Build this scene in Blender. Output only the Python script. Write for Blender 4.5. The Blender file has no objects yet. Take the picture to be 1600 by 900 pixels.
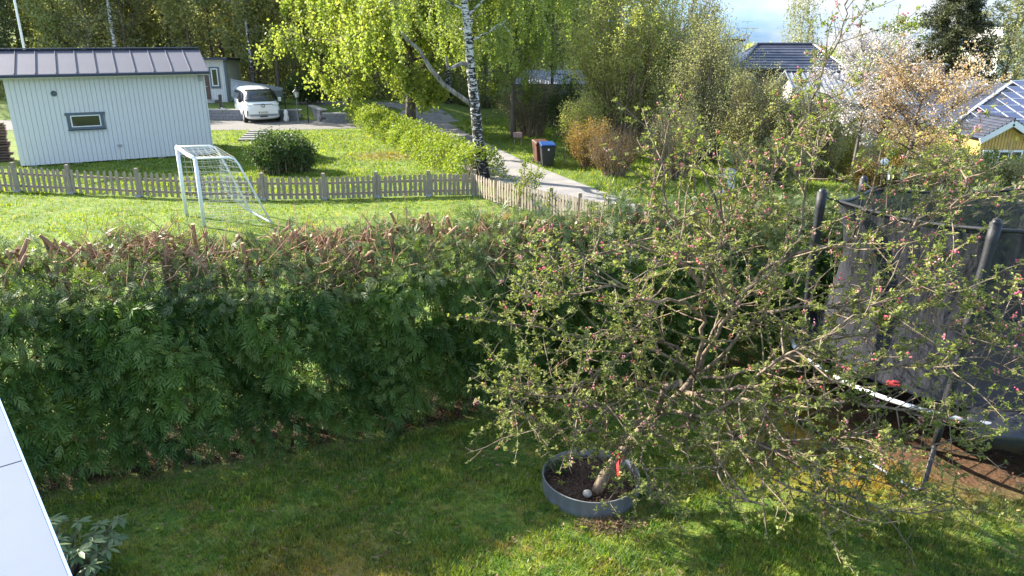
import bpy, math, random
import numpy as np
from mathutils import Vector, Matrix

# ------------------------------------------------------------------ camera, world, sun
SC = bpy.context.scene
COL = SC.collection
PITCH = math.radians(18.7); CAM_Z = 4.7; FPX = 1160.0
cam_d = bpy.data.cameras.new('camera'); cam = bpy.data.objects.new('camera', cam_d); COL.objects.link(cam)
cam.location = (0, 0, CAM_Z); cam.rotation_euler = (math.radians(90) - PITCH, 0, 0)
cam_d.sensor_width = 36.0; cam_d.lens = 36.0 * FPX / 1600.0; cam_d.clip_start = 0.05; cam_d.clip_end = 3000
SC.camera = cam

SUN_EL = math.radians(31); SUN_AZ = math.radians(-64)          # azimuth from +Y, clockwise
sdir = Vector((math.sin(SUN_AZ) * math.cos(SUN_EL), math.cos(SUN_AZ) * math.cos(SUN_EL), math.sin(SUN_EL)))
sun_d = bpy.data.lights.new('sun', 'SUN'); sun_d.energy = 4.3; sun_d.angle = math.radians(0.5); sun_d.color = (1.0, 0.93, 0.80)
sun = bpy.data.objects.new('sun', sun_d); COL.objects.link(sun); sun.rotation_euler = sdir.to_track_quat('Z', 'Y').to_euler()
sun.location = (-30, 30, 40)

W = bpy.data.worlds.new('World'); SC.world = W; W.use_nodes = True
nt = W.node_tree; nt.nodes.clear()
def wn(t, **k):
    n = nt.nodes.new(t)
    for a, b in k.items(): setattr(n, a, b)
    return n
sky = wn('ShaderNodeTexSky', sky_type='NISHITA', sun_disc=False, sun_elevation=SUN_EL, sun_rotation=SUN_AZ, air_density=1.0, dust_density=0.6, ozone_density=1.2)
tc = wn('ShaderNodeTexCoord'); mp = wn('ShaderNodeMapping'); mp.inputs['Scale'].default_value = (1, 1, 3.2)
ns = wn('ShaderNodeTexNoise'); ns.inputs['Scale'].default_value = 3.3; ns.inputs['Detail'].default_value = 7; ns.inputs['Roughness'].default_value = .55
cr = wn('ShaderNodeValToRGB'); cr.color_ramp.elements[0].position = .50; cr.color_ramp.elements[1].position = .66
mx = wn('ShaderNodeMix', data_type='RGBA'); mx.inputs['B'].default_value = (1.75, 1.86, 1.97, 1)
bg = wn('ShaderNodeBackground'); bg.inputs['Strength'].default_value = 0.15
wo = wn('ShaderNodeOutputWorld')
L = nt.links.new
L(tc.outputs['Generated'], mp.inputs['Vector']); L(mp.outputs['Vector'], ns.inputs['Vector']); L(ns.outputs['Fac'], cr.inputs['Fac'])
tn = wn('ShaderNodeMix', data_type='RGBA', blend_type='MULTIPLY'); tn.inputs['Factor'].default_value = 1; tn.inputs['B'].default_value = (1, 1, 1, 1)
sp = wn('ShaderNodeSeparateXYZ'); L(tc.outputs['Generated'], sp.inputs[0]); er = wn('ShaderNodeValToRGB'); er.color_ramp.elements[0].position = .0; er.color_ramp.elements[1].position = .55
er.color_ramp.elements[0].color = (.15, .275, .58, 1); er.color_ramp.elements[1].color = (1.12, 1.0, .86, 1); L(sp.outputs['Z'], er.inputs['Fac'])
hz = wn('ShaderNodeMix', data_type='RGBA', blend_type='MULTIPLY'); hz.inputs['Factor'].default_value = 1; L(sky.outputs['Color'], hz.inputs['A']); L(er.outputs['Color'], hz.inputs['B'])
L(hz.outputs['Result'], tn.inputs['A']); L(cr.outputs['Color'], mx.inputs['Factor']); L(tn.outputs['Result'], mx.inputs['A']); L(mx.outputs['Result'], bg.inputs['Color']); L(bg.outputs['Background'], wo.inputs['Surface'])

SC.view_settings.view_transform = 'Standard'; SC.view_settings.look = 'None'; SC.view_settings.gamma = 1.0
SC.view_settings.exposure = 2.05
SC.cycles.max_bounces = 6; SC.cycles.diffuse_bounces = 3; SC.cycles.transmission_bounces = 3; SC.cycles.transparent_max_bounces = 8
SC.cycles.sample_clamp_indirect = 6

# ------------------------------------------------------------------ placement helpers (photo measurements -> world metres)
CP, SP = math.cos(PITCH), math.sin(PITCH)
def ray(px, py):
    h = (px - 800) / FPX; v = (450 - py) / FPX
    return np.array([h, CP + v * SP, -SP + v * CP])
def at_z(px, py, z=0.0):
    d = ray(px, py); t = (z - CAM_Z) / d[2]; return np.array([d[0] * t, d[1] * t, z])
def at_y(px, py, y):
    d = ray(px, py); t = y / d[1]; return np.array([d[0] * t, y, CAM_Z + d[2] * t])
def on_plane(px, py, p0, n):
    d = ray(px, py); o = np.array([0, 0, CAM_Z]); t = np.dot(np.array(p0) - o, n) / np.dot(d, n); return o + d * t

# ------------------------------------------------------------------ object helpers
def nrm(a): 
    a = np.asarray(a, float); return a / (np.linalg.norm(a, axis=-1, keepdims=True) + 1e-12)
def tag(o, label=None, cat=None, group=None, kind=None):
    if label: o['label'] = label
    if cat: o['category'] = cat
    if group: o['group'] = group
    if kind: o['kind'] = kind
    return o
def thing(name, loc, label, cat, group=None, rz=0):
    o = bpy.data.objects.new(name, None); COL.objects.link(o); o.location = loc; o.rotation_euler = (0, 0, rz)
    o.empty_display_size = .2
    return tag(o, label, cat, group)
def copy_tree(o, parent=None):
    c = o.copy(); COL.objects.link(c); c.parent = parent
    for ch in o.children: copy_tree(ch, c)
    return c

class G:
    """collects geometry for ONE mesh object"""
    def __init__(s): s.v = []; s.f = []; s.t = []; s.n = 0
    def add(s, v, f, tint=None):
        v = np.asarray(v, float); f = np.asarray(f, int)
        s.v.append(v); s.f.append(f + s.n); s.n += len(v)
        s.t.append(np.full(len(f), .5) if tint is None else np.broadcast_to(np.asarray(tint, float), (len(f),)))
        return s
    def hexa(s, p):      # 8 corners: bottom 4 ccw, top 4 ccw
        return s.add(p, [[3,2,1,0],[4,5,6,7],[0,1,5,4],[1,2,6,5],[2,3,7,6],[3,0,4,7]])
    def box(s, c, d, rz=0.0, tint=None):
        x, y, z = np.array(d) / 2.0
        p = np.array([[-x,-y,-z],[x,-y,-z],[x,y,-z],[-x,y,-z],[-x,-y,z],[x,-y,z],[x,y,z],[-x,y,z]])
        a, b = math.cos(rz), math.sin(rz); R = np.array([[a,-b,0],[b,a,0],[0,0,1]])
        return s.add(p @ R.T + np.array(c), [[3,2,1,0],[4,5,6,7],[0,1,5,4],[1,2,6,5],[2,3,7,6],[3,0,4,7]], tint)
    def bar(s, a, b, w, h, up=(0,0,1)):   # box beam from a to b
        a = np.array(a, float); b = np.array(b, float); t = nrm(b - a); u = nrm(np.cross(t, up)); q = np.cross(u, t)
        p = [a - u*w/2 - q*h/2, a + u*w/2 - q*h/2, a + u*w/2 + q*h/2, a - u*w/2 + q*h/2]
        p += [x + (b - a) for x in p]
        return s.add(p, [[0,1,2,3],[7,6,5,4],[4,5,1,0],[5,6,2,1],[6,7,3,2],[7,4,0,3]])
    def tube(s, pts, r, k=6, cap=True, tint=None):
        pts = np.asarray(pts, float); n = len(pts); r = np.broadcast_to(np.asarray(r, float), (n,))
        t = np.empty_like(pts); t[1:-1] = pts[2:] - pts[:-2]; t[0] = pts[1] - pts[0]; t[-1] = pts[-1] - pts[-2]; t = nrm(t)
        d = np.abs(pts[-1] - pts[0]); ref = np.zeros(3); ref[int(np.argmin(d + np.abs(t).sum(0) * .1))] = 1
        u = nrm(np.cross(t, ref)); w = np.cross(t, u)
        a = np.arange(k) * 2 * math.pi / k
        ring = pts[:, None] + r[:, None, None] * (np.cos(a)[None, :, None] * u[:, None] + np.sin(a)[None, :, None] * w[:, None])
        i = np.arange(n - 1)[:, None] * k; j = np.arange(k)[None]; j2 = (j + 1) % k
        f = np.stack([i + j, i + j2, i + k + j2, i + k + j], -1).reshape(-1, 4)
        base = s.n; s.add(ring.reshape(-1, 3), f, tint)
        if cap:
            s.f.append(np.array([[base + q for q in range(k)][::-1]])); s.t.append(np.array([.5]))
            s.f.append(np.array([[base + (n - 1) * k + q for q in range(k)]])); s.t.append(np.array([.5]))
        return s
    def lathe(s, prof, c=(0,0,0), k=20, cap=True):
        a = np.arange(k) * 2 * math.pi / k; prof = np.asarray(prof, float); n = len(prof)
        v = np.stack([prof[:, 0:1] * np.cos(a), prof[:, 0:1] * np.sin(a), np.repeat(prof[:, 1:2], k, 1)], -1).reshape(-1, 3) + np.array(c)
        i = np.arange(n - 1)[:, None] * k; j = np.arange(k)[None]; j2 = (j + 1) % k
        b = s.n; s.add(v, np.stack([i + j, i + j2, i + k + j2, i + k + j], -1).reshape(-1, 4))
        if cap:
            s.f.append(np.array([[b + q for q in range(k)][::-1]])); s.t.append(np.array([.5]))
            s.f.append(np.array([[b + (n-1)*k + q for q in range(k)]])); s.t.append(np.array([.5]))
        return s
    def scatter(s, tv, tf, P, X, Y, Z, S, tint=None):
        """template verts tv, faces tf placed at P with axes X,Y,Z and scale S"""
        N = len(P); tv = np.asarray(tv, float); tf = np.asarray(tf, int); n = len(tv)
        if N == 0: return s
        S = np.asarray(S, float)
        if S.ndim == 1: S = S[:, None].repeat(3, 1)
        v = P[:, None] + tv[None, :, 0:1] * (X * S[:, 0:1])[:, None] + tv[None, :, 1:2] * (Y * S[:, 1:2])[:, None] + tv[None, :, 2:3] * (Z * S[:, 2:3])[:, None]
        f = tf[None] + (np.arange(N) * n)[:, None, None]
        t = None if tint is None else np.repeat(tint, len(tf))
        return s.add(v.reshape(-1, 3), f.reshape(-1, tf.shape[1]), t)
    def mesh(s, name, mat, smooth=False, tint=False):
        me = bpy.data.meshes.new(name); v = np.concatenate(s.v)
        me.vertices.add(len(v)); me.vertices.foreach_set('co', v.astype(np.float32).ravel())
        sizes = np.concatenate([np.full(len(f), f.shape[1]) for f in s.f]); idx = np.concatenate([f.ravel() for f in s.f])
        me.loops.add(len(idx)); me.loops.foreach_set('vertex_index', idx.astype(np.int32))
        me.polygons.add(len(sizes)); st = np.concatenate([[0], np.cumsum(sizes)[:-1]]); me.polygons.foreach_set('loop_start', st.astype(np.int32))
        me.update(calc_edges=True)
        if tint:
            at = me.attributes.new('tint', 'FLOAT', 'FACE'); at.data.foreach_set('value', np.concatenate(s.t).astype(np.float32))
        me.polygons.foreach_set('use_smooth', np.full(len(sizes), bool(smooth)))
        if mat: me.materials.append(mat)
        return me
    def build(s, name, mat, parent=None, smooth=False, tint=False, loc=None, bevel=0):
        me = s.mesh(name, mat, smooth, tint)
        o = bpy.data.objects.new(name, me); COL.objects.link(o)
        if parent is not None: o.parent = parent
        if loc is not None: o.location = loc
        if bevel:
            b = o.modifiers.new('bevel', 'BEVEL'); b.width = bevel; b.segments = 2; b.limit_method = 'ANGLE'
        return o
def inst(name, me, parent, loc=(0,0,0), rot=(0,0,0), scale=(1,1,1)):
    o = bpy.data.objects.new(name, me); COL.objects.link(o); o.parent = parent; o.location = loc; o.rotation_euler = rot; o.scale = scale; return o

# ------------------------------------------------------------------ materials
def srgb(r, g, b):
    f = lambda c: ((c/255)/12.92 if c/255 <= .04045 else ((c/255+.055)/1.055)**2.4)
    return (f(r), f(g), f(b), 1)
class NT:
    def __init__(s, name):
        s.m = bpy.data.materials.new(name); s.m.use_nodes = True; s.t = s.m.node_tree; s.t.nodes.clear()
        s.out = s.n('ShaderNodeOutputMaterial')
    def n(s, t, **k):
        n = s.t.nodes.new(t)
        for a, b in k.items(): setattr(n, a, b)
        return n
    def l(s, a, b): s.t.links.new(a, b)
    def pos(s, scale=(1,1,1), obj=False):
        if obj: g = s.n('ShaderNodeTexCoord').outputs['Object']
        else: g = s.n('ShaderNodeNewGeometry').outputs['Position']
        m = s.n('ShaderNodeMapping'); m.inputs['Scale'].default_value = scale; s.l(g, m.inputs['Vector']); return m.outputs['Vector']
    def noise(s, scale, detail=4, rough=.55, vec=None):
        n = s.n('ShaderNodeTexNoise'); n.inputs['Scale'].default_value = scale; n.inputs['Detail'].default_value = detail; n.inputs['Roughness'].default_value = rough
        if vec is not None: s.l(vec, n.inputs['Vector'])
        return n.outputs['Fac']
    def ramp(s, fac, a, b, ca=(0,0,0,1), cb=(1,1,1,1)):
        r = s.n('ShaderNodeValToRGB'); e = r.color_ramp.elements; e[0].position = a; e[1].position = b; e[0].color = ca; e[1].color = cb
        s.l(fac, r.inputs['Fac']); return r.outputs['Color']
    def mix(s, fac, a, b, blend='MIX'):
        m = s.n('ShaderNodeMix', data_type='RGBA', blend_type=blend)
        for v, k in ((fac, 'Factor'), (a, 'A'), (b, 'B')):
            if isinstance(v, (int, float)): m.inputs[k].default_value = v if k == 'Factor' else (v, v, v, 1)
            elif isinstance(v, tuple): m.inputs[k].default_value = v
            else: s.l(v, m.inputs[k])
        return m.outputs['Result']
    def math(s, op, a, b=None):
        m = s.n('ShaderNodeMath', operation=op)
        for i, v in enumerate((a, b)):
            if v is None: continue
            if isinstance(v, (int, float)): m.inputs[i].default_value = v
            else: s.l(v, m.inputs[i])
        return m.outputs[0]
    def bump(s, h, strength=.3, dist=.01):
        b = s.n('ShaderNodeBump'); b.inputs['Strength'].default_value = strength; b.inputs['Distance'].default_value = dist; s.l(h, b.inputs['Height']); return b.outputs['Normal']
    def bsdf(s, col, rough=.6, metal=0, spec=.5, normal=None):
        p = s.n('ShaderNodeBsdfPrincipled')
        if isinstance(col, tuple): p.inputs['Base Color'].default_value = col
        else: s.l(col, p.inputs['Base Color'])
        if isinstance(rough, (int, float)): p.inputs['Roughness'].default_value = rough
        else: s.l(rough, p.inputs['Roughness'])
        p.inputs['Metallic'].default_value = metal; p.inputs['Specular IOR Level'].default_value = spec
        if normal is not None: s.l(normal, p.inputs['Normal'])
        return p.outputs['BSDF']
    def done(s, sh): s.l(sh, s.out.inputs['Surface']); return s.m

def simple(name, col, rough=.6, metal=0, var=.15, scale=6, spec=.5, bump=0, bs=40, stretch=(1,1,1), dirt=None, dirt_amt=(.55,.8)):
    t = NT(name); v = t.pos(stretch, obj=True); n = t.noise(scale, 5, .6, v)
    c = tuple(x * (1 - var) for x in col[:3]) + (1,); d = tuple(min(1, x * (1 + var)) for x in col[:3]) + (1,)
    cc = t.ramp(n, .3, .7, c, d)
    if dirt: cc = t.mix(t.ramp(t.noise(scale * .37 + 1, 8, .65, v), *dirt_amt), cc, dirt)
    nm = t.bump(t.noise(bs, 4, .6, v), bump, .01) if bump else None
    return t.done(t.bsdf(cc, rough, metal, spec, nm))
def leafmat(name, a, b, trans=.45, rough=.5, tcol=(1.25, 1.35, .75, 1), spec=.35, third=None):
    """a/b: leaf colours mixed per leaf; trans: share of light let through"""
    t = NT(name); at = t.n('ShaderNodeAttribute', attribute_name='tint').outputs['Fac']
    c = t.mix(at, a, b)
    if third: c = t.mix(t.ramp(at, .93, .95), c, third)
    p = t.bsdf(c, rough, 0, spec)
    tr = t.n('ShaderNodeBsdfTranslucent'); tc_ = t.mix(1.0, c, tcol or (1.5, 1.7, .5, 1), 'MULTIPLY'); t.l(tc_, tr.inputs['Color'])
    m = t.n('ShaderNodeMixShader'); m.inputs[0].default_value = trans; t.l(p, m.inputs[1]); t.l(tr.outputs[0], m.inputs[2])
    return t.done(m.outputs[0])

def lawn_color(t):
    """green lawn with moss, straw and soil patches; shared by turf and blades"""
    v = t.pos()
    big = t.noise(.55, 4, .6, v); mid = t.noise(2.6, 5, .65, v); fine = t.noise(24, 3, .6, v)
    c = t.mix(t.ramp(big, .35, .65), (.11, .165, .042, 1), (.18, .245, .05, 1))
    c = t.mix(t.ramp(mid, .52, .70), c, (.25, .235, .07, 1))
    c = t.mix(t.ramp(t.noise(1.3, 5, .7, v), .64, .74), c, (.21, .16, .085, 1))
    def spot(x, y, r, soft, sx=1, sy=1):
        m = t.n('ShaderNodeVectorMath', operation='DISTANCE'); mp = t.n('ShaderNodeMapping'); mp.inputs['Scale'].default_value = (sx, sy, 0); t.l(v, mp.inputs['Vector']); t.l(mp.outputs[0], m.inputs[0]); m.inputs[1].default_value = (x*sx, y*sy, 0)
        d = t.math('ADD', m.outputs['Value'], t.math('MULTIPLY', t.math('SUBTRACT', mid, .5), soft * 3))
        return t.ramp(t.math('DIVIDE', d, r + soft), max(0, (r - soft) / (r + soft)), 1.0, (1,1,1,1), (0,0,0,1))
    c = t.mix(spot(3.9, 7.9, 1.1, .6), c, (.28, .20, .045, 1))
    c = t.mix(spot(6.0, 8.6, 2.0, .35), c, (.11, .06, .035, 1))
    c = t.mix(t.math('MULTIPLY', spot(-1.8, 5.35, .75, .4), .8), c, (.26, .19, .06, 1))
    c = t.mix(t.math('MULTIPLY', spot(-5.2, 31.0, .9, .5, .7, .8), .6), c, (.19, .12, .07, 1))
    # bare earth under the hedge: distance from its line
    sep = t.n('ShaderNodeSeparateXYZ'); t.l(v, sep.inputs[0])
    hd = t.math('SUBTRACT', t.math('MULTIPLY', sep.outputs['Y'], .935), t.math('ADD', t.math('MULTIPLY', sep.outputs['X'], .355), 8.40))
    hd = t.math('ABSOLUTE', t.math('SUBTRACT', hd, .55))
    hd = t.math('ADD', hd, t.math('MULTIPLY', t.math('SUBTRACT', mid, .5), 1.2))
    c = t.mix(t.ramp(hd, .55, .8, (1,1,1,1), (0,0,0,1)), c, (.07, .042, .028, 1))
    c = t.mix(t.ramp(t.noise(7, 5, .75, v), .56, .68), c, (.17, .13, .07, 1))
    c = t.mix(t.ramp(t.noise(5, 6, .7, v), .52, .36), c, t.mix(1.0, c, (.62, .80, .72, 1), 'MULTIPLY'))
    c = t.mix(t.ramp(fine, .3, .75), t.mix(1.0, c, (.62, .62, .62, 1), 'MULTIPLY'), t.mix(1.0, c, (1.35, 1.3, 1.2, 1), 'MULTIPLY'))
    return c, fine
def lawn_mat():
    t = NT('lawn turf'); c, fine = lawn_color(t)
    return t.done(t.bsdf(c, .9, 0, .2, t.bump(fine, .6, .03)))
def blade_mat():
    t = NT('grass blades'); c, fine = lawn_color(t)
    at = t.n('ShaderNodeAttribute', attribute_name='tint').outputs['Fac']
    c = t.mix(t.ramp(at, 0, 1), t.mix(1.0, c, (.5, .62, .6, 1), 'MULTIPLY'), t.mix(1.0, c, (2.0, 1.75, 1.25, 1), 'MULTIPLY'))
    p = t.bsdf(c, .55, 0, .3); tr = t.n('ShaderNodeBsdfTranslucent'); t.l(t.mix(1.0, c, (1.9, 1.9, .7, 1), 'MULTIPLY'), tr.inputs['Color'])
    m = t.n('ShaderNodeMixShader'); m.inputs[0].default_value = .45; t.l(p, m.inputs[1]); t.l(tr.outputs[0], m.inputs[2]); return t.done(m.outputs[0])
def bark(name, a, b, scale=14, stretch=(1,1,.25)):
    t = NT(name); v = t.pos(stretch, obj=True); n = t.noise(scale, 6, .7, v)
    return t.done(t.bsdf(t.ramp(n, .35, .7, a, b), .85, 0, .2, t.bump(n, .6, .02)))
def birch_bark():
    t = NT('birch bark'); v = t.pos((1,1,2.6), obj=True); n = t.noise(5.5, 6, .7, v)
    sep = t.n('ShaderNodeSeparateXYZ'); t.l(t.pos(obj=True), sep.inputs[0])
    low = t.ramp(t.math('DIVIDE', sep.outputs['Z'], 12), .0, .42)      # rugged dark bark low on the trunk, white above
    thr = t.math('ADD', t.math('MULTIPLY', low, .105), n)
    c = t.ramp(thr, .55, .63, (.025, .02, .018, 1), (.62, .60, .56, 1))
    return t.done(t.bsdf(c, .75, 0, .3, t.bump(n, .8, .03)))
M = {}
M['lawn'] = lawn_mat(); M['blade'] = blade_mat()
M['asphalt'] = simple('asphalt', (.21, .20, .20, 1), .9, var=.18, scale=.7, bump=.4, bs=90, dirt=(.33, .29, .25, 1), dirt_amt=(.45, .75))
M['gravel'] = simple('gravel', (.17, .16, .15, 1), .95, var=.25, scale=9, bump=.8, bs=60)
M['whitewood'] = simple('white painted boards', (.69, .68, .645, 1), .6, var=.05, scale=3, stretch=(4,4,.6), dirt=(.55, .56, .52, 1), dirt_amt=(.62, .95))
M['whitepaint'] = simple('white paint', (.8, .8, .79, 1), .4, var=.02)
M['greytrim'] = simple('grey green trim', (.10, .13, .14, 1), .55, var=.08)
M['roofmetal'] = simple('grey roof metal', (.10, .10, .125, 1), .6, .15, var=.08, scale=1.2)
M['roofdark'] = simple('dark metal edge', (.035, .045, .075, 1), .45, .3, var=.1)
M['shadegap'] = simple('dark floor shade', (.03, .03, .03, 1), .9)  # near-black tone: shadow under the shed floor put into the colour
M['concrete'] = simple('concrete', (.36, .35, .33, 1), .9, var=.15, scale=4, bump=.3)
M['oldwood'] = simple('weathered wood', (.30, .245, .185, 1), .85, var=.3, scale=5, stretch=(6,6,.8), bump=.5, bs=25)
M['brownwood'] = simple('brown boards', (.10, .07, .055, 1), .8, var=.3, scale=3, stretch=(.5,3,6))
M['whitetube'] = simple('white steel tube', (.75, .77, .8, 1), .35, var=.04)
M['netcord'] = simple('net cord', (.5, .5, .47, 1), .8, var=.1)
M['silver'] = simple('galvanised pole', (.55, .56, .58, 1), .4, .6, var=.08)
M['zinc'] = simple('galvanised sheet', (.20, .208, .215, 1), .6, .25, var=.25, scale=5, stretch=(1,1,.4), dirt=(.22, .25, .19, 1), dirt_amt=(.52, .8))
M['soil'] = simple('dark bark soil', (.06, .038, .028, 1), .95, var=.6, scale=45, bump=1.0, bs=70)
M['chip'] = leafmat('wood chips', (.05, .03, .022, 1), (.20, .12, .08, 1), trans=0.0, rough=.9)
M['black'] = simple('black plastic', (.018, .018, .02, 1), .45, var=.2)
M['foam'] = simple('black foam sleeve', (.012, .013, .017, 1), .6, var=.2, scale=12, bump=.4, bs=30)
M['blackmat'] = simple('trampoline mat', (.03, .03, .035, 1), .7, var=.15)
M['skirt'] = simple('black vinyl pad', (.025, .027, .035, 1), .28, var=.2, scale=4, bump=.5, bs=7)
M['red'] = simple('red plastic', (.55, .03, .03, 1), .4)
M['darkred'] = simple('faded red plastic', (.30, .03, .035, 1), .5)
M['bluelid'] = simple('blue lid', (.015, .06, .22, 1), .35)
M['binblack'] = simple('black green bin', (.012, .016, .02, 1), .4)
M['binbrown'] = simple('brown bin', (.09, .035, .022, 1), .5, var=.12)
M['carwhite'] = NT('white car paint'); M['carwhite'] = M['carwhite'].done(M['carwhite'].bsdf((.78, .79, .8, 1), .22, 0, .6))
M['glass'] = NT('dark window glass'); M['glass'] = M['glass'].done(M['glass'].bsdf((.015, .02, .025, 1), .05, 0, .9))
M['lamp'] = NT('headlight glass'); M['lamp'] = M['lamp'].done(M['lamp'].bsdf((.55, .6, .65, 1), .1, .2, .9))
M['tyre'] = simple('tyre rubber', (.02, .02, .02, 1), .8)
M['plateyellow'] = simple('plate', (.7, .68, .55, 1), .5)
M['stone'] = simple('grey wall block', (.20, .20, .205, 1), .9, var=.22, scale=7, bump=.5)
M['bricks'] = simple('brick', (.24, .14, .10, 1), .9, var=.25, scale=9)
M['tiles'] = simple('dark roof tile', (.05, .055, .08, 1), .35, var=.25, scale=3)
M['metalroof'] = simple('corrugated metal roof', (.22, .24, .28, 1), .6, .2, var=.1)
M['solar'] = NT('solar cell'); M['solar'] = M['solar'].done(M['solar'].bsdf((.03, .038, .11, 1), .2, .1, .7))
M['alu'] = simple('aluminium', (.62, .63, .65, 1), .35, .5)
M['yellowwood'] = simple('yellow boards', (.62, .40, .12, 1), .6, var=.08)
M['brownwall'] = simple('brown wall', (.13, .085, .065, 1), .8, var=.2)
M['barkbrown'] = bark('brown bark', (.08, .062, .05, 1), (.24, .19, .15, 1))
M['barkgrey'] = bark('grey bark', (.06, .052, .045, 1), (.24, .21, .17, 1))
M['barkapple'] = bark('apple bark', (.075, .055, .042, 1), (.34, .26, .185, 1), 22)
M['twigbrown'] = bark('twigs', (.17, .12, .08, 1), (.42, .30, .20, 1), 8)
M['barkred'] = bark('thuja bark', (.20, .11, .065, 1), (.52, .32, .20, 1), 18, (3,3,.4))
M['topsticks'] = bark('cut hedge twigs', (.22, .115, .07, 1), (.50, .31, .20, 1), 6)
M['cut'] = simple('fresh cut wood', (.62, .40, .22, 1), .8, var=.15, scale=20)
M['birch'] = birch_bark(); M['barkbirchlimb'] = bark('birch limb bark', (.05, .042, .036, 1), (.42, .39, .35, 1), 9)
M['globe'] = simple('white glass globe', (.8, .8, .78, 1), .25)
# foliage
M['thuja'] = leafmat('thuja scale leaves', (.020, .066, .012, 1), (.14, .225, .042, 1), trans=.3, tcol=(1.4, 1.5, .6, 1), third=(.17, .10, .03, 1))
M['thujasun'] = leafmat('sunlit thuja leaves', (.065, .11, .045, 1), (.17, .20, .08, 1), trans=.3, third=(.30, .19, .10, 1))  # paler copy of thuja: sunlight on the hedge top put into the colour
M['thujanew'] = leafmat('thuja young tips', (.08, .14, .03, 1), (.22, .29, .08, 1), trans=.3)
M['birchleaf'] = leafmat('birch leaves', (.17, .23, .05, 1), (.34, .37, .09, 1), trans=.5)
M['linden'] = leafmat('linden leaves', (.20, .26, .05, 1), (.38, .40, .095, 1), trans=.52)
M['hedgeleaf'] = leafmat('hedge leaves', (.14, .21, .028, 1), (.30, .33, .05, 1), trans=.45)
M['lilac'] = leafmat('lilac leaves', (.035, .075, .018, 1), (.085, .13, .03, 1), trans=.3)
M['forest'] = leafmat('forest leaves', (.20, .23, .10, 1), (.42, .42, .19, 1), trans=.5)
M['forestbright'] = leafmat('young maple leaves', (.20, .21, .08, 1), (.38, .36, .15, 1), trans=.5)
M['needle'] = leafmat('conifer needles', (.05, .075, .035, 1), (.12, .15, .06, 1), trans=.3)
M['needlespruce'] = leafmat('spruce needles', (.024, .034, .014, 1), (.09, .10, .03, 1), trans=.15)  # needle tone of the tall spruce on the right
M['willow'] = leafmat('willow leaves', (.29, .32, .09, 1), (.50, .48, .17, 1), trans=.5)
M['olive'] = leafmat('olive shrub leaves', (.20, .205, .095, 1), (.40, .38, .21, 1), trans=.5)
M['orange'] = leafmat('coppery shrub leaves', (.20, .14, .045, 1), (.40, .30, .09, 1), trans=.4, tcol=(1.3, 1.1, .5, 1))
M['bronze'] = leafmat('bronze young leaves', (.42, .26, .11, 1), (.60, .48, .30, 1), trans=.4, tcol=(1.2, 1.1, .7, 1))
M['blossom'] = leafmat('white cherry blossom', (.55, .50, .50, 1), (.80, .76, .80, 1), trans=.3, tcol=(1, 1, 1, 1))
M['pink'] = leafmat('pink apple buds', (.62, .10, .17, 1), (.75, .42, .45, 1), trans=.25, tcol=(1.1, .9, .9, 1))
M['appleleaf'] = leafmat('apple leaves', (.075, .12, .035, 1), (.35, .36, .11, 1), trans=.42, tcol=(1.4, 1.5, .6, 1))
M['rhodo'] = leafmat('rhododendron leaf', (.08, .13, .055, 1), (.17, .22, .10, 1), trans=.15, rough=.45)
M['litter'] = leafmat('dry thuja twigs', (.14, .08, .05, 1), (.28, .18, .11, 1), trans=.0, rough=.9)

LEAF_V = [[0,0,0],[.5,.42,.06],[1,0,0],[.5,-.42,.06]]; LEAF_F = [[0,1,2,3]]
rng = np.random.default_rng(7)
def rand_dirs(N, r=rng):
    return nrm(r.normal(size=(N, 3)))
def frames(D, roll=None, r=rng):
    """frames with X along D; roll random unless up given"""
    N = len(D); A = r.normal(size=(N, 3)) if roll is None else roll + r.normal(size=(N, 3)) * .35
    Yv = nrm(np.cross(A, D)); return D, Yv, np.cross(D, Yv)
def leaves(g, P, size, r=rng, out=None, down=0.0, narrow=1.0, clump=None):
    N = len(P); D = rand_dirs(N, r)
    if out is not None: D = nrm(D + out)
    if down: D = nrm(D + np.array([0, 0, -down]))
    X, Yv, Z = frames(D, None, r)
    S = size * r.uniform(.6, 1.25, N); S = np.stack([S, S * narrow, S], 1)
    tint = r.uniform(0, 1, N) if clump is None else np.clip(clump * .7 + r.uniform(0, .35, N), 0, .92)
    g.scatter(LEAF_V, LEAF_F, P, X, Yv, Z, S, tint)
def curve(p0, d, L, n=5, bend=(0,0,0), wob=.06, r=rng):
    """polyline of n points starting at p0 along d with gradual bend"""
    d = np.array(d, float); pts = [np.array(p0, float)]; st = L / (n - 1); bend = np.array(bend, float)
    for i in range(n - 1):
        d = nrm(d + bend / (n - 1) + r.normal(size=3) * wob); pts.append(pts[-1] + d * st)
    return np.array(pts)
def lerp_pts(pts, t):
    k = len(pts) - 1; x = np.clip(t, 0, .9999) * k; i = x.astype(int); f = (x - i)[:, None]; return pts[i] * (1 - f) + pts[i + 1] * f

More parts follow.
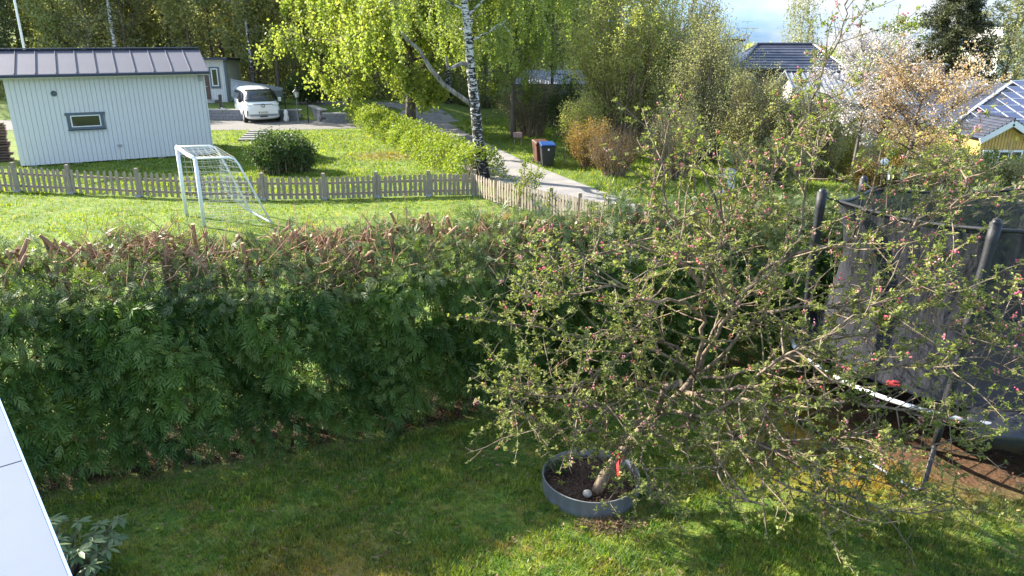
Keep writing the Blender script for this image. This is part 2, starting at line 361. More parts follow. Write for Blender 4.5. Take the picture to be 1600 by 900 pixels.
# ------------------------------------------------------------------ terrain
def ss(a, b, x): 
    t = np.clip((x - a) / (b - a), 0, 1); return t * t * (3 - 2 * t)
def ground(x, y):
    x = np.asarray(x, float); y = np.asarray(y, float)
    z = -1.5 * ss(7, 14, x) * ss(24, 32, y)
    z = z + .62 * ss(45.2, 46.2, y) * ss(-2, -6, x)
    z = z + 13 * ss(54, 130, y) * ss(22, -12, x)
    z = z - .02 * np.maximum(y - 320, 0)
    return z
def sheet(xs, ys, zoff=0.0):
    X, Yy = np.meshgrid(xs, ys); Z = ground(X, Yy) + zoff; nx, ny = len(xs), len(ys)
    v = np.stack([X, Yy, Z], -1).reshape(-1, 3); i = np.arange(ny - 1)[:, None] * nx; j = np.arange(nx - 1)[None]
    return v, np.stack([i + j, i + j + 1, i + nx + j + 1, i + nx + j], -1).reshape(-1, 4)
xs = np.concatenate([[-600,-300,-150,-90], np.linspace(-60, 60, 100), [90,150,300,600]]); ys = np.concatenate([[-60,-20], np.linspace(-5, 62, 110), np.linspace(64, 140, 30), [180,240,320,600,1200]])
v, f = sheet(xs, ys); g = G(); g.add(v, f)
tag(g.build('ground', M['lawn'], smooth=True), kind='structure')

def ribbon(Lp, Rp, n=40, zoff=.006, cross=6):
    """strip between two polylines, following the ground"""
    def res(P):
        P = np.array(P, float)[:, :2]; s = np.concatenate([[0], np.cumsum(np.linalg.norm(np.diff(P, axis=0), axis=1))]); s /= s[-1]
        t = np.linspace(0, 1, n); return np.stack([np.interp(t, s, P[:, 0]), np.interp(t, s, P[:, 1])], 1)
    A, B = res(Lp), res(Rp); k = np.linspace(0, 1, cross)[:, None, None]; Q = A[None] * (1 - k) + B[None] * k
    z = ground(Q[..., 0], Q[..., 1]) + zoff; v = np.concatenate([Q, z[..., None]], -1).reshape(-1, 3)
    i = np.arange(cross - 1)[:, None] * n; j = np.arange(n - 1)[None]
    return v, np.stack([i + j, i + n + j, i + n + j + 1, i + j + 1], -1).reshape(-1, 4)
ROAD_L = [(2.6,12), (2.0,18), (1.2,21.5), (-.95,25), (-2.4,30), (-3.8,37.5), (-5.6,42), (-9,44.5)]
ROAD_R = [(6.5,12), (4.7,18.5), (3.7,21.5), (1.75,26.3), (.2,30.5), (-1.4,35.6), (-3.0,41), (-4.6,47)]
v, f = ribbon(ROAD_L, ROAD_R); g = G(); g.add(v, f)
v, f = ribbon([(-4.4,43.2), (-6,45.5), (-9,47.2), (-14,48.5)], [(-3,44.5), (-4.4,47.2), (-8,50), (-14,51.5)], zoff=.012); g.add(v, f)
tag(g.build('road', M['asphalt']), kind='structure')
v, f = ribbon([(-40,40), (-20,40), (-12,40), (-6,41.5)], [(-40,45), (-20,45), (-11,45), (-6.6,44.2)], zoff=.011); g = G(); g.add(v, f)
tag(g.build('gravel_driveway', M['gravel']), kind='structure')

# ------------------------------------------------------------------ grass
def grass(name, region, N, h, wdt, blades, seed, mask=None):
    r = np.random.default_rng(seed); x0, x1, y0, y1 = region
    u = r.uniform(size=N); X = r.uniform(x0, x1, N); Yy = y0 + (y1 - y0) * u ** 1.25
    if mask is not None:
        k = mask(X, Yy); X, Yy = X[k], Yy[k]
    N = len(X); P = np.stack([X, Yy, ground(X, Yy)], 1)
    tv = []; tf = []; 
    for b in range(blades):
        a = b * 2.4 + .3; lean = .45 + .35 * (b % 3) / 2; c, s_ = math.cos(a), math.sin(a); ox, oy = .25 * math.cos(b * 1.9), .25 * math.sin(b * 1.9)
        tv += [[ox - s_ * wdt, oy + c * wdt, -.05], [ox + s_ * wdt, oy - c * wdt, -.05], [ox + c * lean, oy + s_ * lean, 1 - .25 * (b % 2)]]; tf.append([3*b, 3*b+1, 3*b+2])
    th = r.uniform(0, 2 * math.pi, N); c, s_ = np.cos(th), np.sin(th); z = np.zeros(N)
    Xa = np.stack([c, s_, z], 1); Ya = np.stack([-s_, c, z], 1); Za = nrm(np.stack([z, z, z + 1], 1) + r.normal(size=(N, 3)) * .12)
    # patchy height
    pn = np.sin(X * 2.1 + 3 * np.sin(Yy * 1.3)) * np.sin(Yy * 2.7 + 2 * np.sin(X * 1.7)); hh = h * r.uniform(.55, 1.25, N) * (1 + .35 * pn)
    g = G(); g.scatter(tv, tf, P, Xa, Ya, Za, hh, r.uniform(0, 1, N))
    return tag(g.build(name, M['blade'], tint=True), kind='stuff')
def hline(x): return (8.98 + .38 * x)
def near_mask(X, Y):
    k = Y < hline(X) + .25
    k &= ((X - .86) ** 2 + (Y - 7.0) ** 2) > .53 ** 2
    soil = ((X - 6.0) ** 2 + (Y - 8.6) ** 2) < 1.9 ** 2
    rr = np.random.default_rng(1).uniform(size=len(X)); k &= ~(soil & (rr > .06))
    k &= ~((Y > hline(X) - .35) & (rr > .25)); return k
grass('lawn_grass', (-5.6, 8.5, 5.0, 12.5), 120000, .055, .085, 3, 3, near_mask)
grass('far_lawn_grass', (-20, 3, 14, 27), 42000, .06, .15, 3, 4, lambda X, Y: (Y > hline(X) + 3) & (X < 1.8 - (Y - 18) * .22))
grass('shed_lawn_grass', (-19, -1, 23, 40), 28000, .08, .20, 3, 5, lambda X, Y: (Y > 22.5) & (X < -1.2 - (Y - 24.5) * .32))
def rxr(Y):
    a = np.array(ROAD_R, float); return np.interp(Y, a[:, 1], a[:, 0])
grass('verge_grass', (-3, 16, 18, 46), 30000, .15, .10, 3, 6, lambda X, Y: (X > rxr(Y) + .05) & (X < rxr(Y) + 9))

# ------------------------------------------------------------------ garden shed
SA = at_z(32, 257, .12); SB = at_y(333, 247, 31.35) * [1,1,0]            # bottom corners of the front wall
sd = nrm((SB - SA) * [1,1,0]); sn = np.array([-sd[1], sd[0], 0]); SLEN = float(np.linalg.norm(SB - SA)); yaw = math.atan2(sd[1], sd[0])
shed = thing('garden_shed', tuple(SA * [1,1,0]), 'long white board shed with grey metal roof behind the picket fence', 'shed', rz=yaw)
WZ0, WZ1, SDEP = .06, 3.36, 4.0                              # local: x along wall, y away from the viewer
g = G(); g.box((SLEN/2, SDEP/2 + .03, (WZ0+WZ1)/2), (SLEN - .06, SDEP - .02, WZ1 - WZ0)); g.add([[SLEN-.03,.04,WZ1],[SLEN-.03,SDEP,WZ1],[SLEN-.03,SDEP/2,4.1],[.03,.04,WZ1],[.03,SDEP,WZ1],[.03,SDEP/2,4.1]], [[0,1,2],[5,4,3]])
g.build('wall', M['whitewood'], shed)
nb = 42; bw = SLEN / nb; g = G(); g.box((0, 0, (WZ0+WZ1)/2), (bw - .012, .026, WZ1 - WZ0)); bm_ = g.mesh('board', M['whitewood'])
WL = (1.62, 2.72, 1.58, 2.06)                                # window opening in the wall (x0,x1,z0,z1), set below
def shed_loc(px, py):
    q = on_plane(px, py, SA, sn) - SA * [1,1,0]; return float(np.dot(q, sd)), float(q[2])
(wx0, wz1), (wx1, _), (_, wz0) = shed_loc(103, 177), shed_loc(161, 177), shed_loc(110, 203)
for i in range(nb):
    x = (i + .5) * bw
    if wx0 < x < wx1:                                        # boards are cut round the window
        for a, b in ((WZ0, wz0), (wz1, WZ1)):
            o = inst('board', bm_, shed, (x, -.013, (a + b) / 2 - (WZ0+WZ1)/2 * (b - a) / (WZ1 - WZ0)), (0,0,0), (1,1,(b - a) / (WZ1 - WZ0)))
    else: inst('board', bm_, shed, (x, -.013 + random.Random(i).uniform(-.003, .003), 0))
g = G(); g.box((SLEN + .014, SDEP/2, (WZ0+WZ1)/2), (.028, .15, .1)); 
sb_ = G(); sb_.box((0, 0, (WZ0+WZ1)/2), (.026, .155, WZ1 - WZ0)); sbm = sb_.mesh('board', M['whitewood'])
for i in range(24): inst('board', sbm, shed, (SLEN + .0, .1 + i * .166, 0))
g = G(); g.box((SLEN + .03, -.005, (WZ0+WZ1)/2), (.05, .09, WZ1 - WZ0)); g.build('corner_board', M['whitewood'], shed)
# window
g = G(); wcx, wcz = (wx0 + wx1) / 2, (wz0 + wz1) / 2; ww, wh = wx1 - wx0, wz1 - wz0
win = G()
for c, d in (((wcx, -.05, wz1 - .04), (ww + .12, .05, .10)), ((wcx, -.05, wz0 + .05), (ww, .045, .10)), ((wx0 + .07, -.048, wcz), (.13, .04, wh)), ((wx1 - .07, -.048, wcz), (.13, .04, wh))): win.box(c, d)
wo_ = win.build('window', M['greytrim'], shed, bevel=.004)
fr = G(); iw, ih = ww - .27, wh - .22
for c, d in (((wcx, -.045, wcz + ih/2), (iw, .05, .04)), ((wcx, -.045, wcz - ih/2), (iw, .05, .04)), ((wcx - iw/2, -.045, wcz), (.04, .05, ih + .04)), ((wcx + iw/2, -.045, wcz), (.04, .05, ih + .04))): fr.box(c, d)
fr.build('frame', M['whitepaint'], wo_, bevel=.003)
g = G(); g.box((wcx, -.035, wcz), (iw, .008, ih)); g.build('pane', M['glass'], wo_)
g = G(); g.box((wcx, -.085, wz0 - .01), (ww + .06, .09, .025)); g.build('sill', M['roofdark'], wo_)
# vent, outlet box
vx, vz = shed_loc(84, 146); g = G(); g.lathe([(.02, 0), (.10, 0), (.105, .03), (.07, .045), (.065, .02), (0.01, .02)], k=18, cap=False)
o = g.build('vent', M['greytrim'], shed, smooth=True, loc=(vx, -.03, vz)); o.rotation_euler = (math.radians(90), 0, 0)
vx, vz = shed_loc(187, 227); g = G(); g.box((0,0,0), (.14, .07, .09)); g.build('outlet_box', M['concrete'], shed, loc=(vx, -.06, vz), bevel=.008)
vx, vz = shed_loc(318, 122); g = G(); g.box((0,0,0), (.10, .12, .22)); g.build('corner_lamp', M['concrete'], shed, loc=(SLEN - .12, -.09, vz), bevel=.02)
# foundation blocks; a near-black box stands in for the shade below the floor
g = G(); g.box((SLEN/2, SDEP/2, .09), (SLEN - .5, SDEP - .6, .17)); g.build('floor_shade', M['shadegap'], shed)
bl = G(); bl.box((0, 0, .09), (.28, .22, .18)); blm = bl.mesh('foundation_block', M['concrete'])
for x in (.4, 1.9, 3.4, 4.9, SLEN - .35): inst('foundation_block', blm, shed, (x, .12, 0))
# roof: standing seam sheets front and back
OV, EV = .18, .42; zr, ze = 4.22, 3.40; yr = SDEP/2
slope = (zr - ze) / (yr + EV); np_ = 12; x0r, x1r = -.9, SLEN + OV; pw = (x1r - x0r) / np_
def roofsheet(y0, z0, y1, z1, w, name_mat):
    g = G(); a = np.array([0, y0, z0]); b = np.array([0, y1, z1]); d = .03
    g.hexa([[.006,y0,z0-d],[w-.006,y0,z0-d],[w-.006,y1,z1-d],[.006,y1,z1-d],[.006,y0,z0],[w-.006,y0,z0],[w-.006,y1,z1],[.006,y1,z1]])
    g.bar([.0, y0, z0 + .02], [.0, y1, z1 + .02], .022, .05); return g.mesh('roof_sheet', M['roofmetal'])
mf = roofsheet(-EV, ze, yr, zr, pw, 0); mb = roofsheet(SDEP + EV, ze, yr, zr, pw, 0)
for i in range(np_):
    inst('roof_sheet', mf, shed, (x0r + i * pw, 0, 0)); inst('roof_sheet', mb, shed, (x0r + i * pw, 0, 0))
g = G(); g.bar([x0r, yr, zr + .035], [x1r + .02, yr, zr + .035], .30, .05); g.build('ridge_cap', M['roofdark'], shed, bevel=.01)
g = G(); g.bar([x0r, -EV - .05, ze - .06], [x1r + .03, -EV - .05, ze - .06], .11, .10); g.build('gutter', M['roofdark'], shed, bevel=.02)
g = G(); g.bar([x0r, -EV + .03, ze - .09], [x1r, -EV + .03, ze - .09], .03, .13); g.build('fascia', M['whitewood'], shed)
for sgn, y0 in ((1, -EV), (-1, SDEP + EV)):
    g = G(); g.bar([x1r + .012, y0, ze - .05], [x1r + .012, yr, zr - .05], .025, .15); g.build('barge_board', M['roofdark'], shed)

# stacked brown boards left of the shed
st = thing('plank_stack', tuple(at_z(8, 252, 0)), 'stack of dark brown planks with open gaps beside the shed', 'plank stack', rz=yaw)
g = G(); g.box((0, 0, .045), (2.6, .5, .07)); pm = g.mesh('plank', M['brownwood'])
for i in range(14): inst('plank', pm, st, (-1.05 + random.Random(i).uniform(-.08, .08), .1 + random.Random(i+50).uniform(-.05, .05), .02 + i * .108), (0, 0, random.Random(i+9).uniform(-.02, .02)))
# flagpole behind the shed
fp = at_y(37, 72, 40.0); g = G(); g.tube([[0,0,0],[0,0,5],[0,0,9.5]], [.075, .06, .04], 10)
flag = thing('flagpole', (fp[0], 40, float(ground(fp[0], 40))), 'white flagpole rising behind the shed roof', 'flagpole'); g.build('pole', M['whitepaint'], flag, smooth=True)
g = G(); g.lathe([(.01, 9.5), (.06, 9.53), (.07, 9.58), (.04, 9.63), (.01, 9.65)], k=10); g.build('finial', M['alu'], flag, smooth=True)

# ------------------------------------------------------------------ white cottage beyond
c0 = at_y(330, 165, 49.5)
cot = thing('small_cottage', (c0[0] - 3.2, 49.8, .62), 'small white cottage with brown door behind the parked van', 'cottage', rz=.10)
g = G(); g.box((2.0, 2.0, 1.35), (4.3, 3.8, 2.7)); g.build('wall', M['whitewood'], cot)
g = G(); g.box((0, 0, 1.35), (.012, .03, 2.7)); bmm = g.mesh('batten', M['whitewood'])
for i in range(29): inst('batten', bmm, cot, (0 + i * .148 - .05, .09, 0))
g = G(); g.hexa([[-.4,-.45,2.68],[4.45,-.45,2.68],[4.45,4.2,2.5],[-.4,4.2,2.5],[-.4,-.45,2.82],[4.45,-.45,2.82],[4.45,4.2,2.64],[-.4,4.2,2.64]]); g.build('roof', M['roofdark'], cot)
g = G(); g.box((4.14, .06, 1.35), (.16, .1, 2.7)); g.build('corner_trim', M['greytrim'], cot)
g = G(); g.box((2.55, .06, 1.05), (.95, .06, 2.05)); dd = g.build('door', M['brownwall'], cot); g = G(); g.tube([[2.9, .0, 1.0], [2.75, .0, 1.0]], .02); g.build('handle', M['alu'], dd)
g = G(); g.box((3.42, .07, 1.55), (.62, .04, 1.35)); w_ = g.build('window', M['greytrim'], cot); g = G(); g.box((3.42, .04, 1.58), (.42, .04, 1.12)); g.build('frame', M['whitepaint'], w_); g = G(); g.box((3.42, .015, 1.58), (.28, .02, .98)); g.build('pane', M['glass'], w_)
g = G(); g.box((2.4, -.5, .1), (2.2, 1.0, .16)); g.build('doorstep', M['concrete'], cot)

# terrace walls of grey blocks, one running back from the driveway with a sloping run
def block_wall(name, A, B, h, label, z0=None):
    A = np.array(A, float); B = np.array(B, float); Ln = float(np.linalg.norm(B - A)); a = math.atan2(B[1]-A[1], B[0]-A[0]); z0 = float(ground(A[0], A[1])) if z0 is None else z0
    w = thing(name, (A[0], A[1], z0), label, 'retaining wall', rz=a); rows = 3; bh = h / rows; bl_ = .42
    g = G(); g.box((0, 0, 0), (bl_ - .015, .3, bh - .012)); me = g.mesh('block', M['stone']); n = max(1, int(Ln / bl_)); R_ = random.Random(5)
    for r_ in range(rows):
        for i in range(n): inst('block', me, w, (bl_ * (i + .5) + (.2 if r_ % 2 else 0), R_.uniform(-.012, .012), bh * (r_ + .5)))
    g = G(); g.box((Ln/2 + .1, 0, h + .03), (Ln + .15, .36, .06)); g.build('coping', M['concrete'], w); return w
block_wall('block_wall', (-20.5, 45.3), (-15.6, 45.0), .56, 'grey block terrace wall left of the parked van')
block_wall('block_wall', (-13.9, 45.0), (-12.6, 44.9), .58, 'short grey block wall right behind the parked van')
block_wall('block_wall', (-12.4, 46.8), (-10.9, 43.9), .68, 'pale topped block wall running forward beside the lamp post', 0.0)
block_wall('block_wall', (-10.9, 43.7), (-8.6, 43.5), .50, 'low grey block wall at the right end of the driveway')
for i, (px, py, Y) in enumerate([(447, 178, 45.6), (482, 190, 43.6)]):
    b = at_y(px, py, Y); t_ = thing('railing_post', (b[0], Y, float(ground(b[0], Y))), ['thin dark post on the lawn end of the block wall', 'thin dark post at the low end of the block wall'][i], 'post')
    g = G(); g.tube([[0,0,0],[0,0,1.25]], .035, 8); g.build('post', M['black'], t_); g = G(); g.lathe([(.05,1.25),(.06,1.3),(.02,1.36)], k=8); g.build('cap', M['black'], t_)
# white feathered stone at the steps, charger post, covered boat
b = at_z(448, 190); t_ = thing('garden_ornament', (b[0], 44.2, 0), 'pale upright stone ornament by the wall foot', 'ornament'); g = G(); g.lathe([(.02,0),(.14,.02),(.17,.15),(.12,.4),(.14,.5),(.09,.65),(.01,.7)], k=12); g.build('stone', M['whitepaint'], t_, smooth=True)
b = at_z(350, 187); t_ = thing('charging_post', (b[0], b[1] - .2, 0), 'black topped charging post standing left of the van', 'charger')
g = G(); g.tube([[0,0,0],[0,0,.75]], .035, 8); g.build('post', M['silver'], t_); g = G(); g.box((0,0,1.1), (.20,.14,.75)); g.build('housing', M['black'], t_, bevel=.05)
a_ = np.linspace(0, 2*math.pi, 24); g = G(); g.tube(np.stack([.12 + .22*np.cos(a_), -.08 + 0*a_, .55 + .28*np.sin(a_)], 1), .018, 5); g.build('cable', M['black'], t_); g = G(); g.tube([[.03,-.05,.72],[.2,-.1,.62],[.27,-.1,.66]], [.03,.025,.03], 6); g.build('hook', M['whitepaint'], t_)
bt = at_y(385, 160, 48); boat = thing('covered_boat', (bt[0] + .55, 48.6, .62), 'boat under a grey tarpaulin parked behind the van', 'boat', rz=.2)
g = G(); secs = []
for x, w_, z1 in ((-1.5,.5,1.6),(-1.1,.75,1.5),(0,.95,1.3),(.9,.9,1.15),(1.6,.6,1.0)):
    secs.append([[x,-w_,.5],[x,-w_*.98,.9],[x,-w_*.4,z1-.12],[x,0,z1],[x,w_*.4,z1-.12],[x,w_*.98,.9],[x,w_,.5]])
secs = np.array(secs); i = np.arange(4)[:,None]*7; j = np.arange(6)[None]; g.add(secs.reshape(-1,3), np.stack([i+j, i+j+1, i+7+j+1, i+7+j], -1).reshape(-1,4)); g.add(secs[0], [[0,1,2,3,4,5,6]]); g.add(secs[-1], [[6,5,4,3,2,1,0]])
g.build('tarpaulin', simple('grey tarpaulin', (.24,.26,.27,1), .5, bump=.5, bs=6), boat)
g = G(); g.hexa([[-1.3,-.3,.15],[1.6,-.15,.3],[1.6,.15,.3],[-1.3,.3,.15],[-1.4,-.6,.5],[1.6,-.5,.5],[1.6,.5,.5],[-1.4,.6,.5]]); g.build('hull', M['whitepaint'], boat)
# garden steps in the lawn
stp = thing('garden_steps', tuple(at_z(397, 216)), 'short flight of grey stone steps in the lawn by the round shrub', 'steps', rz=.1)
g = G(); g.box((0,0,0), (1.0,.42,.10)); me = g.mesh('step', M['stone'])
for i in range(5): inst('step', me, stp, (0, -.9 + i * .55, .04 + i * .035))

# lamp post by the driveway
b = at_z(467, 194); lp = thing('lamp_post', (b[0], b[1], 0), 'black lantern lamp post beside the driveway and van', 'lamp post')
g = G(); g.tube([[0,0,0],[0,0,.3],[0,0,1.45]], [.045,.035,.03], 8); g.build('post', M['greytrim'], lp)
def lantern(g_f, g_g, c, s=1.0):
    x, y, z = c
    g_f.lathe([(.05*s, z), (.10*s, z+.03*s), (.10*s, z+.05*s)], (x,y,0), k=6); g_g.lathe([(.09*s, z+.05*s), (.14*s, z+.32*s)], (x,y,0), k=6)
    g_f.lathe([(.19*s, z+.32*s), (.05*s, z+.46*s), (.03*s, z+.52*s), (.005, z+.55*s)], (x,y,0), k=6)
    for k in range(6):
        a = k*math.pi/3; g_f.tube([[x+.10*s*math.cos(a), y+.10*s*math.sin(a), z+.05*s],[x+.15*s*math.cos(a), y+.15*s*math.sin(a), z+.32*s]], .01*s, 4)
gf, gg = G(), G(); lantern(gf, gg, (0,0,1.42), 1.1); gg.build('lamp_glass', M['lamp'], lp); gf.build('lantern_frame', M['black'], lp)

# ------------------------------------------------------------------ van
vb = at_z(404, 193); van = thing('parked_van', (vb[0]+.32, vb[1] + .1, 0), 'white electric van parked on the gravel facing the viewer', 'van', rz=math.radians(27))
# local: front at y=0, body goes back along +y, x across
def vsec(y, hw, z0, z1, crown=.06, tum=.10):
    return [[-hw*.86,y,z0],[-hw,y,z0+.18],[-hw,y,z0+(z1-z0)*.5],[-hw+tum*.25,y,z0+(z1-z0)*.62],[-hw+tum,y,z1-.14],[-hw+tum+.12,y,z1-.02],[0,y,z1+crown*.5],[hw-tum-.12,y,z1-.02],[hw-tum,y,z1-.14],[hw-tum*.25,y,z0+(z1-z0)*.62],[hw,y,z0+(z1-z0)*.5],[hw,y,z0+.18],[hw*.86,y,z0]]
S_ = [vsec(0,.80,.30,.92,.04,.06), vsec(.06,.90,.22,1.06,.05,.06), vsec(.22,.97,.18,1.14,.05,.05), vsec(.42,.985,.18,1.24,.06,.08), vsec(.75,.99,.18,1.55,.06,.14), vsec(1.1,.99,.18,1.80,.06,.17), vsec(1.5,.99,.18,1.90,.05,.18), vsec(2.6,.99,.18,1.93,.05,.18), vsec(4.3,.98,.2,1.90,.05,.17), vsec(4.65,.94,.25,1.80,.05,.15), vsec(4.72,.85,.35,1.6,.03,.12)]
S_ = np.array(S_); g = G(); n_, k_ = S_.shape[:2]; i = np.arange(n_-1)[:,None]*k_; j = np.arange(k_)[None]; j2 = (j+1)%k_
g.add(S_.reshape(-1,3), np.stack([i+j, i+k_+j, i+k_+j2, i+j2], -1).reshape(-1,4)); g.add(S_[0], [list(range(k_))]); g.add(S_[-1], [list(range(k_))[::-1]])
vo = g.build('body', M['carwhite'], van, smooth=True); md = vo.modifiers.new('sub', 'SUBSURF'); md.levels = md.render_levels = 2
def quadpatch(name, pts, mat, par, th=.012, nrm_=(0,-1,0), sub=0):
    p = np.array(pts, float); n = np.array(nrm_, float) * th; g = G(); m = len(p); g.add(p, [list(range(m))[::-1]]); g.add(p + n, [list(range(m))])
    for a in range(m): b_ = (a + 1) % m; g.add([p[a], p[b_], p[b_] + n, p[a] + n], [[0,1,2,3]])
    return g.build(name, mat, par)
# windscreen: curved patch just outside the body surface
def wsy(z): return np.interp(z, [1.14, 1.24, 1.55, 1.80, 1.9], [.26, .42, .75, 1.1, 1.45])
V = []; zz = np.linspace(1.18, 1.80, 6); uu = np.linspace(-1, 1, 9)
for z in zz:
    hw = np.interp(z, [1.18, 1.80], [.90, .72])
    for u in uu: V.append([u * hw, wsy(z) - .05 + .22 * abs(u) ** 3 * .6, z + .035])
i = np.arange(5)[:,None]*9; j = np.arange(8)[None]; g = G(); g.add(V, np.stack([i+j, i+j+1, i+9+j+1, i+9+j], -1).reshape(-1,4)); o = g.build('windscreen', M['glass'], van, smooth=True); sl = o.modifiers.new('thick', 'SOLIDIFY'); sl.thickness = .02
for s_ in (-1, 1):
    quadpatch('side_window', [[s_*.975,.75,1.22],[s_*.985,1.9,1.22],[s_*.875,1.9,1.74],[s_*.90,1.15,1.70]], M['glass'], van, .012, (s_,0,0))
    quadpatch('rear_side_window', [[s_*.985,2.0,1.22],[s_*.985,4.2,1.22],[s_*.875,4.2,1.72],[s_*.875,2.0,1.74]], M['glass'], van, .012, (s_,0,0))
    quadpatch('headlight', [[s_*.50,.025,.99],[s_*.86,.10,1.0],[s_*.93,.20,1.10],[s_*.55,.05,1.07]], M['lamp'], van, .03, (0,-1,0))
    quadpatch('air_curtain', [[s_*.86,-.0,.42],[s_*.90,.03,.42],[s_*.90,.03,.72],[s_*.84,.0,.72]], M['black'], van, .03, (0,-1,0))
    mi = G(); mi.box((s_*1.10,.85,1.25), (.20,.10,.24)); m_ = mi.build('wing_mirror', M['carwhite'] if s_ > 0 else M['black'], van, bevel=.04)
    for y in (.85, 3.85):
        g = G(); g.lathe([(.20,-.11),(.33,-.11),(.36,-.07),(.36,.07),(.33,.11),(.20,.11)], k=24, cap=False); w_ = g.build('wheel', M['tyre'], van, smooth=True, loc=(s_*.90, y, .36)); w_.rotation_euler = (0, math.radians(90), 0)
        g = G(); g.lathe([(.01,-.10),(.08,-.09),(.21,-.10),(.225,-.08),(.225,.08),(.21,.10),(.08,.09),(.01,.10)], k=20, cap=False)
        for q in range(5): a = q*2*math.pi/5; g.bar([.05*math.cos(a),.05*math.sin(a),.105],[.2*math.cos(a),.2*math.sin(a),.105],.05,.02)
        g.build('rim', M['alu'], w_)
quadpatch('light_strip', [[-.55,-.005,1.035],[.55,-.005,1.035],[.55,-.005,1.075],[-.55,-.005,1.075]], M['black'], van, .02)
quadpatch('lower_grille', [[-.72,.0,.40],[.72,.0,.40],[.80,.0,.52],[-.80,.0,.52]], simple('grille mesh', (.25,.26,.27,1), .6, var=.9, scale=30), van, .035)
quadpatch('bumper_lip', [[-.22,-.04,.36],[.22,-.04,.36],[.20,-.04,.44],[-.20,-.04,.44]], M['black'], van, .02)
pl = quadpatch('number_plate', [[-.26,-.035,.56],[.26,-.035,.56],[.26,-.035,.67],[-.26,-.035,.67]], M['plateyellow'], van, .015)
quadpatch('plate_band', [[-.26,-.052,.56],[-.21,-.052,.56],[-.21,-.052,.67],[-.26,-.052,.67]], M['bluelid'], pl, .003)
tx = bpy.data.curves.new('plate_text', 'FONT'); tx.body = 'TBF 03Z'; tx.size = .105; tx.extrude = .002; tx.align_x = 'CENTER'; tx.materials.append(M['black'])
to = bpy.data.objects.new('plate_text', tx); COL.objects.link(to); to.parent = pl; to.location = (.025, -.056, .58); to.rotation_euler = (math.radians(90), 0, 0)
tm = bpy.data.meshes.new_from_object(to); bpy.data.objects.remove(to); tm.name = 'lettering'; o = inst('lettering', tm, pl, (.025, -.056, .58), (math.radians(90), 0, 0))
em = G(); a_ = np.linspace(0, 2*math.pi, 25); ez = .99
em.tube(np.stack([.105*np.cos(a_), -.03+0*a_, ez+.105*np.sin(a_)], 1), .010, 5, False)
em.tube([[-.045,-.03,ez+.09],[0,-.03,ez+.005],[.045,-.03,ez+.09]], .009, 4); em.tube([[-.088,-.03,ez+.05],[-.04,-.03,ez-.085],[0,-.03,ez-.01],[.04,-.03,ez-.085],[.088,-.03,ez+.05]], .009, 4)
em.build('round_emblem', M['black'], van)
quadpatch('charging_flap', [[-1.02,1.0,.82],[-1.36,.95,.80],[-1.40,.95,.98],[-1.32,.95,1.06],[-1.04,1.0,1.0]], M['carwhite'], van, .02)

# ------------------------------------------------------------------ picket fence
posts_l = [(-62,296),(28,300),(113,303),(218,308),(316,311),(413,313),(508,312),(590,309),(670,307),(742,305)]
posts_r = [(742,305),(777,318),(815,328),(860,338),(905,348),(950,358),(1000,368)]
fen = thing('picket_fence', tuple(at_z(742, 305)), 'weathered wooden picket fence with rounded tops across the lawn to the road', 'fence')
F0 = at_z(742, 305)
def picket_mesh(w, h, d=.022):
    a = np.linspace(0, math.pi, 7); out = [[-w/2,0],[w/2,0]] + [[w/2*math.cos(t), h - w/2 + w/2*math.sin(t)] for t in a]; m = len(out)
    v = [[x,-d/2,z] for x, z in out] + [[x,d/2,z] for x, z in out]; g = G(); g.add(v[:m], [list(range(m))]); g.add(v[m:], [list(range(m))[::-1]])
    for i in range(m): j = (i+1)%m; g.add([v[i],v[i+m],v[j+m],v[j]], [[0,1,2,3]])
    return g.mesh('picket', M['oldwood'])
pk = picket_mesh(.105, .66); pg = G(); pg.box((0,0,.38), (.10,.10,.80)); pg.hexa([[-.06,-.06,.78],[.06,-.06,.78],[.06,.06,.78],[-.06,.06,.78],[-.045,-.045,.81],[.045,-.045,.81],[.045,.045,.81],[-.045,.045,.81]]); pgm = pg.mesh('post', M['oldwood'])
fb = G(); fb.box((0,0,.03), (.17,.17,.10)); fbm = fb.mesh('post_base', M['concrete'])
R_ = random.Random(3)
pk2 = picket_mesh(.075, .66)
for run, side, n, pm_ in ((posts_l, 1, 10, pk), (posts_r, 1, 9, pk2)):
    G3 = [at_z(*p) for p in run]
    for i in range(len(G3)):
        if run is posts_r and i == 0: continue
        p = G3[i] - F0; hs = np.interp(run[i][0], [0, 500], [1.18, 1.0]); inst('post', pgm, fen, tuple(p), (R_.uniform(-.02,.02), R_.uniform(-.02,.02), 0), (1,1,hs)); inst('post_base', fbm, fen, tuple(p))
    for i in range(len(G3) - 1):
        A, B = G3[i] - F0, G3[i+1] - F0; d = B - A; yw = math.atan2(d[1], d[0]); h0, h1 = [np.interp(run[q][0], [0, 500], [1.18, 1.0]) for q in (i, i+1)]
        nn = nrm([d[1], -d[0], 0]); off = nn * .055
        for zz_ in (.17, .50):
            g = G(); A_ = A - off * .2 + [0,0,zz_*h0]; B_ = B - off * .2 + [0,0,zz_*h1]; g.bar(A_ + nrm(d)*.055, B_ - nrm(d)*.055, .035, .07); g.build('rail', M['oldwood'], fen)
        for k in range(n):
            t = (k + .62) / (n + .25); q = A + d * t + off * .9; hs = h0 * (1-t) + h1 * t
            inst('picket', pm_, fen, (q[0], q[1], .04 + R_.uniform(-.012, .012)), (R_.uniform(-.02,.02), R_.uniform(-.045,.045), yw + R_.uniform(-.05,.05)), (R_.uniform(.9,1.08), 1, hs * R_.uniform(.97,1.03)))

